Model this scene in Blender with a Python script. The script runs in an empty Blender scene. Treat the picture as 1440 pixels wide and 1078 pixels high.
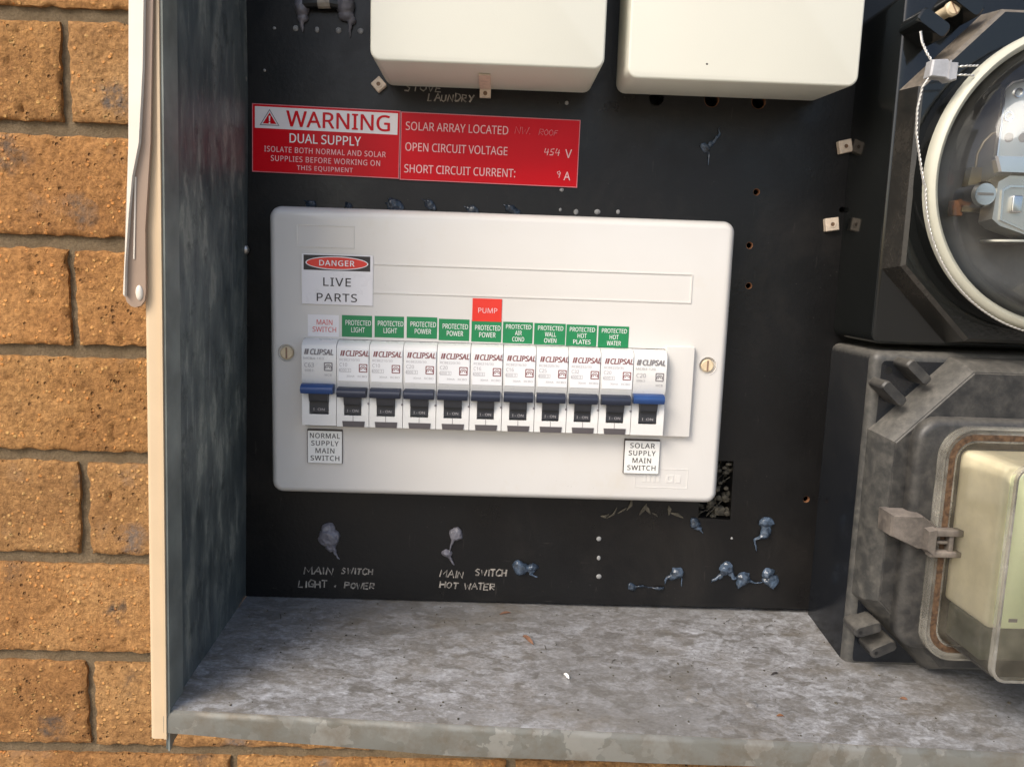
import bpy, bmesh, math, random
from mathutils import Vector, Matrix, noise

random.seed(7)
SC = bpy.context.scene
COL = SC.collection
MM = 0.001
R = math.radians

# ------------------------------------------------------------------ camera
cam_d = bpy.data.cameras.new('camera')
cam_d.sensor_fit = 'HORIZONTAL'; cam_d.sensor_width = 36.0; cam_d.lens = 27.05
cam_d.clip_start = 0.01; cam_d.clip_end = 200.0
cam = bpy.data.objects.new('camera', cam_d); COL.objects.link(cam)
cam.matrix_world = Matrix(((0.999305, -0.029652, -0.022610, 0.0),
                           (-0.018304, 0.138194, -0.990236, -0.430),
                           (0.032487, 0.989961, 0.137555, 0.0),
                           (0, 0, 0, 1)))
SC.camera = cam

# ------------------------------------------------------------------ light: soft bright shade, light from upper left in front
SUN_AZ = R(224); SUN_EL = R(42)          # azimuth clockwise from +Y (the wall normal points to -Y)
sun_dir = Vector((math.sin(SUN_AZ) * math.cos(SUN_EL), math.cos(SUN_AZ) * math.cos(SUN_EL), math.sin(SUN_EL)))
w = bpy.data.worlds.new('World'); SC.world = w; w.use_nodes = True
wn = w.node_tree; wn.nodes.clear()
sky = wn.nodes.new('ShaderNodeTexSky'); sky.sky_type = 'NISHITA'; sky.sun_disc = False
sky.sun_elevation = SUN_EL; sky.sun_rotation = SUN_AZ; sky.air_density = 1.0; sky.dust_density = 3.0; sky.ozone_density = 1.0
bg = wn.nodes.new('ShaderNodeBackground'); bg.inputs['Strength'].default_value = 0.13
wo = wn.nodes.new('ShaderNodeOutputWorld')
wn.links.new(sky.outputs[0], bg.inputs[0]); wn.links.new(bg.outputs[0], wo.inputs[0])
sd = bpy.data.lights.new('sun', 'SUN'); sd.energy = 1.5; sd.angle = R(28); sd.color = (1.0, 0.935, 0.84)
sun = bpy.data.objects.new('sun', sd); COL.objects.link(sun)
sun.rotation_euler = sun_dir.to_track_quat('Z', 'Y').to_euler()
sun.location = sun_dir * 3
SC.view_settings.view_transform = 'Standard'; SC.view_settings.look = 'None'
SC.view_settings.gamma = 1.0; SC.view_settings.use_curve_mapping = False
SC.view_settings.exposure = 0.78
SC.render.resolution_x = 1024; SC.render.resolution_y = 766

# ------------------------------------------------------------------ materials
class NT:
    def __init__(self, name):
        self.m = bpy.data.materials.new(name); self.m.use_nodes = True
        self.t = self.m.node_tree; self.b = self.t.nodes['Principled BSDF']
        self.out = self.t.nodes['Material Output']
    def n(self, kind, **kw):
        x = self.t.nodes.new(kind)
        for k, v in kw.items(): setattr(x, k, v)
        return x
    def l(self, a, b): self.t.links.new(a, b)
    def coord(self, scale=(1, 1, 1), rand=False):
        tc = self.n('ShaderNodeTexCoord'); mp = self.n('ShaderNodeMapping')
        mp.inputs['Scale'].default_value = scale
        if rand:
            oi = self.n('ShaderNodeObjectInfo'); mu = self.n('ShaderNodeVectorMath', operation='SCALE')
            cb = self.n('ShaderNodeCombineXYZ')
            for i in range(3): self.l(oi.outputs['Random'], cb.inputs[i])
            self.l(cb.outputs[0], mu.inputs[0]); mu.inputs['Scale'].default_value = 3.0
            ad = self.n('ShaderNodeVectorMath', operation='ADD')
            self.l(tc.outputs['Object'], ad.inputs[0]); self.l(mu.outputs[0], ad.inputs[1])
            self.l(ad.outputs[0], mp.inputs[0])
        else:
            self.l(tc.outputs['Object'], mp.inputs[0])
        return mp.outputs[0]
    def noise(self, vec, scale, detail=4, rough=0.55, dist=0.0):
        x = self.n('ShaderNodeTexNoise'); x.inputs['Scale'].default_value = scale
        x.inputs['Detail'].default_value = detail; x.inputs['Roughness'].default_value = rough
        x.inputs['Distortion'].default_value = dist
        self.l(vec, x.inputs['Vector']); return x.outputs['Fac']
    def voro(self, vec, scale, feature='F1', out='Distance', rnd=1.0):
        x = self.n('ShaderNodeTexVoronoi', feature=feature); x.inputs['Scale'].default_value = scale
        x.inputs['Randomness'].default_value = rnd
        self.l(vec, x.inputs['Vector']); return x.outputs[out]
    def ramp(self, fac, stops):
        x = self.n('ShaderNodeValToRGB'); e = x.color_ramp.elements
        while len(e) < len(stops): e.new(0.5)
        for el, (p, c) in zip(e, stops):
            el.position = p; el.color = (c, c, c, 1) if isinstance(c, (int, float)) else (*c, 1)
        self.l(fac, x.inputs[0]); return x.outputs[0]
    def mix(self, fac, a, b, blend='MIX'):
        x = self.n('ShaderNodeMix', data_type='RGBA', blend_type=blend)
        for s, v in ((x.inputs[0], fac), (x.inputs[6], a), (x.inputs[7], b)):
            if isinstance(v, (int, float)): s.default_value = v
            elif isinstance(v, tuple): s.default_value = (*v, 1)
            else: self.l(v, s)
        return x.outputs[2]
    def math(self, op, a, b=0.0):
        x = self.n('ShaderNodeMath', operation=op)
        for s, v in zip(x.inputs, (a, b)):
            if isinstance(v, (int, float)): s.default_value = v
            else: self.l(v, s)
        return x.outputs[0]
    def bump(self, h, strength, dist):
        x = self.n('ShaderNodeBump'); x.inputs['Strength'].default_value = strength; x.inputs['Distance'].default_value = dist
        self.l(h, x.inputs['Height']); self.l(x.outputs[0], self.b.inputs['Normal'])
    def set(self, **kw):
        for k, v in kw.items():
            s = self.b.inputs[k.replace('_', ' ')]
            if isinstance(v, (int, float)): s.default_value = v
            elif isinstance(v, tuple): s.default_value = (*v, 1)
            else: self.l(v, s)
        return self

M = {}
def simple(name, col, rough=0.4, metal=0.0, var=0.12, scale=60, bump=0.0, bscale=900, coat=0.0, spec=0.5):
    t = NT(name); v = t.coord()
    f = t.noise(v, scale, 5)
    dark = tuple(c * (1 - var) for c in col); lite = tuple(min(1, c * (1 + var)) for c in col)
    t.set(Base_Color=t.ramp(f, [(0.3, dark), (0.7, lite)]), Metallic=metal, Coat_Weight=coat)
    t.b.inputs['Specular IOR Level'].default_value = spec
    t.set(Roughness=t.ramp(t.noise(v, scale * 1.7, 4), [(0.3, max(0, rough - 0.07)), (0.7, min(1, rough + 0.07))]))
    if bump: t.bump(t.noise(v, bscale, 3), bump, 0.0004)
    M[name] = t.m
    return t

def mat_brick():
    t = NT('brick'); v = t.coord(rand=True)
    base = t.ramp(t.noise(v, 16, 6, 0.62), [(0.28, (0.31, 0.155, 0.058)), (0.5, (0.41, 0.215, 0.082)), (0.72, (0.50, 0.285, 0.12))])
    fine = t.ramp(t.noise(v, 260, 6, 0.7), [(0.3, (0.50, 0.47, 0.44)), (0.62, (1.18, 1.16, 1.1))])
    c = t.mix(1.0, base, fine, 'MULTIPLY')
    vs = t.n('ShaderNodeTexVoronoi'); vs.inputs['Scale'].default_value = 210; t.l(v, vs.inputs['Vector'])
    fl = t.math('MULTIPLY', t.ramp(vs.outputs['Distance'], [(0.18, 1.0), (0.36, 0.0)]), t.ramp(t.noise(v, 90, 3), [(0.46, 0.0), (0.58, 1.0)]))
    c = t.mix(fl, c, t.mix(vs.outputs['Color'], (0.70, 0.27, 0.07), (0.78, 0.50, 0.19)))
    vb = t.n('ShaderNodeTexVoronoi'); vb.inputs['Scale'].default_value = 24
    nv = t.n('ShaderNodeTexNoise'); nv.inputs['Scale'].default_value = 90; nv.inputs['Detail'].default_value = 4; t.l(v, nv.inputs['Vector'])
    ad = t.n('ShaderNodeMix', data_type='RGBA', blend_type='LINEAR_LIGHT'); ad.inputs[0].default_value = 0.012
    t.l(v, ad.inputs[6]); t.l(nv.outputs['Color'], ad.inputs[7]); t.l(ad.outputs[2], vb.inputs['Vector'])
    sx = t.n('ShaderNodeSeparateColor'); t.l(vb.outputs['Color'], sx.inputs[0])
    pick = t.ramp(sx.outputs[0], [(0.60, 0.0), (0.64, 1.0)])
    spot = t.math('MULTIPLY', t.ramp(vb.outputs['Distance'], [(0.13, 1.0), (0.36, 0.0)]), pick)
    spot = t.math('MULTIPLY', spot, t.ramp(t.noise(v, 180, 4, 0.7), [(0.36, 0.15), (0.6, 1.0)]))
    c = t.mix(spot, c, t.mix(sx.outputs[1], (0.055, 0.042, 0.032), (0.27, 0.20, 0.15)))
    pale = t.ramp(t.noise(v, 30, 5, 0.6), [(0.62, 0.0), (0.76, 0.6)])
    c = t.mix(pale, c, (0.36, 0.22, 0.12))
    pv = t.voro(v, 210); pit = t.math('MULTIPLY', t.ramp(pv, [(0.12, 1.0), (0.3, 0.0)]), t.ramp(t.noise(v, 55, 3), [(0.53, 0.0), (0.60, 1.0)]))
    c = t.mix(t.math('MULTIPLY', pit, 0.55), c, (0.10, 0.045, 0.018))
    h = t.math('ADD', t.noise(v, 330, 6, 0.7), t.math('MULTIPLY', pit, -1.3))
    h = t.math('ADD', h, t.math('MULTIPLY', fl, 0.5))
    oi = t.n('ShaderNodeObjectInfo'); c = t.mix(1.0, c, t.ramp(oi.outputs['Random'], [(0.0, (0.86, 0.82, 0.80)), (0.35, (1.02, 1.0, 0.95)), (0.65, (0.95, 1.0, 1.08)), (1.0, (1.12, 1.05, 0.98))]), 'MULTIPLY')
    t.set(Base_Color=c, Roughness=0.88); t.b.inputs['Specular IOR Level'].default_value = 0.25
    t.bump(h, 1.0, 0.0026)
    M['brick'] = t.m
mat_brick()

def mat_mortar():
    t = NT('mortar'); v = t.coord()
    c = t.ramp(t.noise(v, 45, 6, 0.65), [(0.3, (0.21, 0.148, 0.076)), (0.7, (0.33, 0.245, 0.145))])
    c = t.mix(t.ramp(t.noise(v, 600, 4, 0.7), [(0.35, 0.6), (0.6, 0.0)]), c, (0.15, 0.105, 0.06))
    t.set(Base_Color=c, Roughness=0.95); t.bump(t.noise(v, 420, 6, 0.8), 1.0, 0.0035)
    M['mortar'] = t.m
mat_mortar()

def mat_board():
    t = NT('black_board'); v = t.coord()
    c = t.ramp(t.noise(v, 9, 6, 0.6), [(0.3, (0.0035, 0.0035, 0.0038)), (0.55, (0.0055, 0.0052, 0.0052)), (0.75, (0.012, 0.0108, 0.010))])
    sp = t.ramp(t.voro(v, 330), [(0.03, 1.0), (0.07, 0.0)])
    sp = t.math('MULTIPLY', sp, t.ramp(t.noise(v, 28, 4), [(0.55, 0.0), (0.64, 0.7)]))
    c = t.mix(sp, c, (0.16, 0.15, 0.13))
    v2 = t.coord((60, 1, 7))
    scr = t.ramp(t.noise(v2, 6, 5, 0.6), [(0.66, 0.0), (0.74, 0.4)])
    c = t.mix(scr, c, (0.06, 0.052, 0.045))
    dus = t.ramp(t.noise(v, 13, 7, 0.72, 0.6), [(0.50, 0.0), (0.80, 0.42)]); c = t.mix(dus, c, (0.034, 0.029, 0.024))
    v4 = t.coord((9, 1, 70)); c = t.mix(t.ramp(t.noise(v4, 5, 5, 0.6), [(0.69, 0.0), (0.75, 0.35)]), c, (0.07, 0.062, 0.055))
    t.set(Base_Color=c, Roughness=t.ramp(t.noise(v, 26, 6, 0.65), [(0.3, 0.24), (0.7, 0.48)]))
    t.b.inputs['Specular IOR Level'].default_value = 0.34
    t.bump(t.noise(v, 420, 4), 0.25, 0.0004)
    M['board'] = t.m
mat_board()

def mat_sidewall():
    t = NT('dark_galvanised'); v = t.coord((1, 1.0, 0.36))
    f = t.noise(v, 75, 5, 0.62, 0.25)
    c = t.ramp(f, [(0.36, (0.07, 0.086, 0.085)), (0.48, (0.115, 0.132, 0.125)), (0.56, (0.17, 0.19, 0.172)), (0.62, (0.30, 0.31, 0.27)), (0.68, (0.19, 0.21, 0.18))])
    v3 = t.coord(); c = t.mix(t.ramp(t.noise(v3, 11, 5), [(0.4, 0.0), (0.7, 0.8)]), c, (0.095, 0.115, 0.125))
    c = t.mix(t.ramp(t.noise(v3, 300, 3), [(0.68, 0.0), (0.76, 0.35)]), c, (0.22, 0.24, 0.26))
    t.set(Base_Color=c, Metallic=0.25, Roughness=t.ramp(f, [(0.3, 0.36), (0.7, 0.55)]))
    v5 = t.coord((1, 3, 0.5)); c2 = t.mix(t.ramp(t.noise(v5, 130, 6, 0.75), [(0.56, 0.0), (0.64, 0.55)]), c, (0.25, 0.26, 0.235))
    v6 = t.coord((1, 2.2, 0.10)); c2 = t.mix(t.ramp(t.noise(v6, 210, 4, 0.6), [(0.66, 0.0), (0.70, 0.5)]), c2, (0.36, 0.37, 0.34))
    v7 = t.coord(); c2 = t.mix(t.ramp(t.noise(v7, 90, 6, 0.75), [(0.55, 0.0), (0.66, 0.7)]), c2, (0.045, 0.055, 0.052))
    t.set(Base_Color=c2)
    t.bump(f, 0.35, 0.0008)
    M['sidewall'] = t.m
mat_sidewall()

def mat_galv():
    t = NT('galvanised'); v = t.coord((0.62, 1, 1))
    w1 = t.n('ShaderNodeTexNoise'); w1.inputs['Scale'].default_value = 120; w1.inputs['Detail'].default_value = 5; t.l(v, w1.inputs['Vector'])
    ad = t.n('ShaderNodeMix', data_type='RGBA', blend_type='LINEAR_LIGHT'); ad.inputs[0].default_value = 0.011
    t.l(v, ad.inputs[6]); t.l(w1.outputs['Color'], ad.inputs[7]); wv = ad.outputs[2]
    vo = t.n('ShaderNodeTexVoronoi'); vo.inputs['Scale'].default_value = 150; t.l(wv, vo.inputs['Vector'])
    sx = t.n('ShaderNodeSeparateColor'); t.l(vo.outputs['Color'], sx.inputs[0])
    sp = sx.outputs[0]
    patch = t.noise(v, 8, 5, 0.6, 0.4)
    c = t.ramp(sp, [(0.0, (0.21, 0.198, 0.18)), (0.6, (0.25, 0.238, 0.222)), (1.0, (0.30, 0.292, 0.283))])
    blot = t.noise(wv, 130, 7, 0.74, 0.2)
    bloom_dapple = t.math('MULTIPLY', t.ramp(blot, [(0.42, 0.0), (0.62, 1.0)]), t.ramp(patch, [(0.40, 0.08), (0.60, 0.9)]))
    bloom_dapple = t.math('MULTIPLY', bloom_dapple, t.ramp(t.noise(v, 420, 5, 0.7), [(0.32, 0.25), (0.6, 1.0)]))
    c = t.mix(bloom_dapple, c, (0.62, 0.63, 0.66))  # pale zinc bloom, with dappled bluish light painted into it
    dirt = t.ramp(t.noise(v, 34, 6, 0.72), [(0.50, 0.0), (0.70, 0.55)])
    c = t.mix(dirt, c, (0.21, 0.175, 0.125))
    grit = t.ramp(t.voro(v, 420), [(0.06, 0.7), (0.13, 0.0)])
    c = t.mix(t.math('MULTIPLY', grit, t.ramp(t.noise(v, 60, 3), [(0.5, 0.0), (0.6, 1.0)])), c, (0.10, 0.08, 0.06))
    fine = t.ramp(t.noise(v, 800, 3), [(0.3, (0.84, 0.84, 0.84)), (0.7, (1.1, 1.1, 1.1))])
    c = t.mix(1.0, c, fine, 'MULTIPLY')
    speck = t.ramp(t.voro(v, 260), [(0.05, 0.8), (0.10, 0.0)])
    c = t.mix(t.math('MULTIPLY', speck, t.ramp(t.noise(v, 40, 3), [(0.55, 0.0), (0.66, 1.0)])), c, (0.62, 0.63, 0.63))
    t.set(Base_Color=c, Metallic=0.35, Roughness=t.ramp(sp, [(0.0, 0.40), (1.0, 0.56)]))
    t.bump(t.noise(v, 160, 5, 0.6), 0.25, 0.0006)
    M['galv'] = t.m
mat_galv()

def mat_lip():
    t = NT('galvanised_lip'); v = t.coord()
    vo = t.n('ShaderNodeTexVoronoi'); vo.inputs['Scale'].default_value = 95
    w1 = t.n('ShaderNodeTexNoise'); w1.inputs['Scale'].default_value = 140; w1.inputs['Detail'].default_value = 6; t.l(v, w1.inputs['Vector'])
    ad = t.n('ShaderNodeMix', data_type='RGBA', blend_type='LINEAR_LIGHT'); ad.inputs[0].default_value = 0.011
    t.l(v, ad.inputs[6]); t.l(w1.outputs['Color'], ad.inputs[7]); t.l(ad.outputs[2], vo.inputs['Vector'])
    sx = t.n('ShaderNodeSeparateColor'); t.l(vo.outputs['Color'], sx.inputs[0])
    c = t.ramp(sx.outputs[0], [(0.0, (0.165, 0.163, 0.14)), (0.7, (0.20, 0.198, 0.175)), (1.0, (0.26, 0.252, 0.222))])
    c = t.mix(t.ramp(t.noise(v, 50, 7, 0.72), [(0.45, 0.0), (0.72, 0.8)]), c, (0.13, 0.10, 0.065))
    t.set(Base_Color=c, Metallic=0.3, Roughness=0.5); t.bump(t.noise(v, 300, 5, 0.7), 0.3, 0.0006); M['galv_lip'] = t.m
mat_lip()

def mat_dusty_lit(name, base, dust_lit_col, amount, scale=22, rough=0.42, upk=0.5):
    """black plastic with a film of dust, thicker on faces that look up; also paints in lit chamfers"""
    t = NT(name); v = t.coord()
    g = t.n('ShaderNodeNewGeometry'); s = t.n('ShaderNodeSeparateXYZ'); t.l(g.outputs['Normal'], s.inputs[0])
    up = t.math('MULTIPLY', t.math('MAXIMUM', s.outputs[2], 0.0), upk)
    n1 = t.ramp(t.noise(v, scale, 7, 0.68, 0.3), [(0.40, 0.0), (0.70, 1.0)])
    f = t.math('ADD', t.math('MULTIPLY', n1, amount), up)
    n2 = t.ramp(t.noise(v, 380, 4, 0.7), [(0.35, 0.55), (0.6, 1.0)])
    f = t.math('MINIMUM', t.math('MULTIPLY', f, n2), 0.9)
    t.set(Base_Color=t.mix(f, base, dust_lit_col), Roughness=t.math('ADD', t.math('MULTIPLY', f, 0.5), rough * 0.6))
    t.bump(t.noise(v, 500, 4), 0.15, 0.0003)
    M[name] = t.m
mat_dusty_lit('meter_black', (0.007, 0.008, 0.008), (0.11, 0.105, 0.085), 0.02, 14, 0.16, .12)
mat_dusty_lit('meter_side', (0.0075, 0.009, 0.012), (0.16, 0.15, 0.13), 0.06, 18, 0.30, .9)
mat_dusty_lit('meter_edge_lit', (0.016, 0.016, 0.015), (0.25, 0.21, 0.165), 0.12, 25, 0.4, 1.0)  # pale up-facing tone paints in the light on the upper chamfer
mat_dusty_lit('meter_rim', (0.040, 0.040, 0.038), (0.25, 0.23, 0.195), 0.34, 130, 0.6, .35)  # paler than meter_grey: rim dust, with the lit chamfer edges painted in
mat_dusty_lit('meter_grey', (0.022, 0.022, 0.022), (0.24, 0.22, 0.185), 0.22, 110, 0.6, .35)
mat_dusty_lit('latch_grey', (0.085, 0.075, 0.066), (0.33, 0.28, 0.235), 0.55, 90, 0.7, .35)

def mat_cover():
    t = NT('cover_white'); v = t.coord()
    c = t.ramp(t.noise(v, 7, 4), [(0.35, (0.655, 0.625, 0.58)), (0.65, (0.70, 0.682, 0.65))])
    c = t.mix(t.ramp(t.noise(v, 22, 6, 0.7), [(0.60, 0.0), (0.78, 0.30)]), c, (0.60, 0.52, 0.38))
    sp_ = t.math('MULTIPLY', t.ramp(t.voro(v, 240), [(0.03, 0.7), (0.06, 0.0)]), t.ramp(t.noise(v, 30, 3), [(0.58, 0.0), (0.66, 1.0)]))
    c = t.mix(sp_, c, (0.30, 0.25, 0.19))
    t.set(Base_Color=c, Roughness=t.ramp(t.noise(v, 30, 6, 0.65), [(0.35, 0.13), (0.7, 0.24)]))
    M['cover_white'] = t.m
mat_cover()
simple('cream_box', (0.655, 0.645, 0.555), 0.50, var=0.02, scale=10, bump=0.12, bscale=1500)
simple('breaker_white', (0.75, 0.74, 0.71), 0.30, var=0.02)
simple('breaker_label', (0.80, 0.80, 0.80), 0.38, var=0.01)
simple('toggle_dark', (0.030, 0.032, 0.038), 0.38, var=0.2)
simple('toggle_navy', (0.018, 0.024, 0.045), 0.38, var=0.15)
simple('toggle_blue', (0.018, 0.058, 0.19), 0.33, var=0.15)
simple('slot_dark', (0.085, 0.075, 0.078), 0.5)
simple('ink_grey', (0.22, 0.20, 0.205), 0.6)
simple('ink_light', (0.40, 0.38, 0.385), 0.6)
simple('ink_maroon', (0.24, 0.085, 0.085), 0.6)
simple('ink_black', (0.045, 0.038, 0.035), 0.6)
simple('ink_red', (0.66, 0.055, 0.05), 0.5)
simple('ink_white', (0.84, 0.82, 0.80), 0.45, var=0.03)
simple('ink_pink', (0.80, 0.50, 0.50), 0.5, var=0.1, scale=200)
simple('chalk', (0.25, 0.225, 0.195), 0.9, var=0.65, scale=420)
simple('sign_red', (0.60, 0.005, 0.012), 0.24, var=0.05, scale=12, spec=0.14)
simple('sign_edge', (0.62, 0.19, 0.21), 0.3)
simple('sign_white', (0.78, 0.73, 0.72), 0.18, var=0.02)
simple('label_green', (0.012, 0.215, 0.075), 0.35, var=0.08)
simple('label_red', (0.72, 0.035, 0.02), 0.35, var=0.05)
simple('label_white', (0.79, 0.77, 0.775), 0.30, var=0.02)
simple('plate_white', (0.82, 0.81, 0.77), 0.4, var=0.02)
simple('plate_edge', (0.05, 0.035, 0.028), 0.6)
simple('cream_paint', (0.62, 0.47, 0.30), 0.42, var=0.06, scale=25)
simple('ivory_paint', (0.76, 0.69, 0.58), 0.40, var=0.06, scale=40)
simple('stay_taupe', (0.33, 0.235, 0.17), 0.4, var=0.1, scale=30)
simple('hem_grey', (0.20, 0.215, 0.195), 0.5, 0.2, var=0.3, scale=40)
simple('brown_inner', (0.24, 0.145, 0.095), 0.5, var=0.15, scale=30)
simple('screw_ivory', (0.68, 0.55, 0.36), 0.4, var=0.1, scale=300)
simple('screw_steel', (0.50, 0.47, 0.43), 0.35, 0.8, var=0.15, scale=300)
simple('rust', (0.20, 0.085, 0.035), 0.8, var=0.5, scale=200)
simple('wax', (0.050, 0.072, 0.105), 0.24, var=0.85, scale=170, bump=0.35, bscale=350)
simple('wax_grey', (0.15, 0.145, 0.165), 0.35, var=0.3, scale=200, bump=0.5, bscale=500)
simple('wax_dark', (0.020, 0.030, 0.045), 0.25, var=0.5, scale=200, bump=0.4, bscale=500)
simple('plug_pale', (0.24, 0.24, 0.235), 0.7, var=0.3, scale=400)
simple('clip_ivory', (0.66, 0.55, 0.43), 0.6, var=0.15, scale=250)
simple('clip_hole', (0.17, 0.10, 0.055), 0.6, var=0.3, scale=300)
simple('cable_black', (0.008, 0.008, 0.008), 0.4)
simple('tag_grey', (0.30, 0.26, 0.21), 0.6, var=0.3, scale=300)
simple('ring_cream', (0.50, 0.49, 0.40), 0.42, var=0.07, scale=40)
simple('chrome', (0.62, 0.63, 0.64), 0.16, 1.0, var=0.08, scale=50)
simple('alu_plate', (0.55, 0.55, 0.50), 0.32, 0.9, var=0.08, scale=50)
simple('brass_dark', (0.24, 0.20, 0.13), 0.35, 0.8, var=0.2, scale=100)
simple('meter_inside', (0.12, 0.12, 0.115), 0.4, var=0.3, scale=40)
simple('seal_grey', (0.42, 0.42, 0.43), 0.5, 0.3, var=0.12, scale=200, bump=0.3)
simple('wire_silver', (0.62, 0.60, 0.56), 0.4, 0.5, var=0.15, scale=400)
simple('cork', (0.085, 0.048, 0.025), 0.95, var=0.6, scale=420, bump=0.9, bscale=700)
simple('face_cream', (0.80, 0.74, 0.56), 0.5, var=0.16, scale=45)
simple('face_green', (0.68, 0.74, 0.50), 0.5, var=0.05, scale=20)
simple('terminal_dark', (0.09, 0.095, 0.07), 0.6, var=0.3, scale=80)
simple('leaf_brown', (0.17, 0.085, 0.05), 0.8, var=0.4, scale=300)
simple('dirt', (0.085, 0.075, 0.055), 0.95, var=0.6, scale=260)
simple('paving', (0.34, 0.29, 0.23), 0.9, var=0.2, scale=3)

def mat_clear(name, tint, film, filmcol, gloss_rough=0.06):
    """thin clear plastic or glass: see-through sheet with Fresnel gloss and a little dust film"""
    t = NT(name); t.t.nodes.remove(t.b); v = t.coord()
    tr = t.n('ShaderNodeBsdfTransparent'); tr.inputs[0].default_value = (*tint, 1)
    gl = t.n('ShaderNodeBsdfGlossy'); gl.inputs['Roughness'].default_value = gloss_rough
    df = t.n('ShaderNodeBsdfDiffuse'); df.inputs[0].default_value = (*filmcol, 1)
    fr = t.n('ShaderNodeFresnel'); fr.inputs['IOR'].default_value = 1.5
    f = t.ramp(t.noise(v, 35, 7, 0.7), [(0.42, film * 0.25), (0.72, film)])
    m1 = t.n('ShaderNodeMixShader'); t.l(f, m1.inputs[0]); t.l(tr.outputs[0], m1.inputs[1]); t.l(df.outputs[0], m1.inputs[2])
    m2 = t.n('ShaderNodeMixShader'); t.l(fr.outputs[0], m2.inputs[0]); t.l(m1.outputs[0], m2.inputs[1]); t.l(gl.outputs[0], m2.inputs[2])
    t.l(m2.outputs[0], t.out.inputs[0]); M[name] = t.m
mat_clear('dome_glass', (0.985, 0.985, 0.98), 0.05, (0.4, 0.4, 0.38))
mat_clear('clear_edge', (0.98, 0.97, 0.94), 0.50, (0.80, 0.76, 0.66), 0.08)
mat_clear('clear_cover', (0.975, 0.965, 0.92), 0.16, (0.66, 0.60, 0.47), 0.08)

# ------------------------------------------------------------------ mesh helpers; units mm: x right, z up, d = distance in front of the board
def P(x, z, d): return Vector((x * MM, -d * MM, z * MM))

def rrect(x0, x1, z0, z1, r, n=5):
    pts = []
    for cx, cz, a0 in ((x1 - r, z1 - r, 0), (x0 + r, z1 - r, 90), (x0 + r, z0 + r, 180), (x1 - r, z0 + r, 270)):
        for k in range(n + 1):
            a = R(a0 + 90 * k / n); pts.append((cx + r * math.cos(a), cz + r * math.sin(a)))
    return pts

def circ(cx, cz, r, n=24): return [(cx + r * math.cos(2 * math.pi * k / n), cz + r * math.sin(2 * math.pi * k / n)) for k in range(n)]

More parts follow.
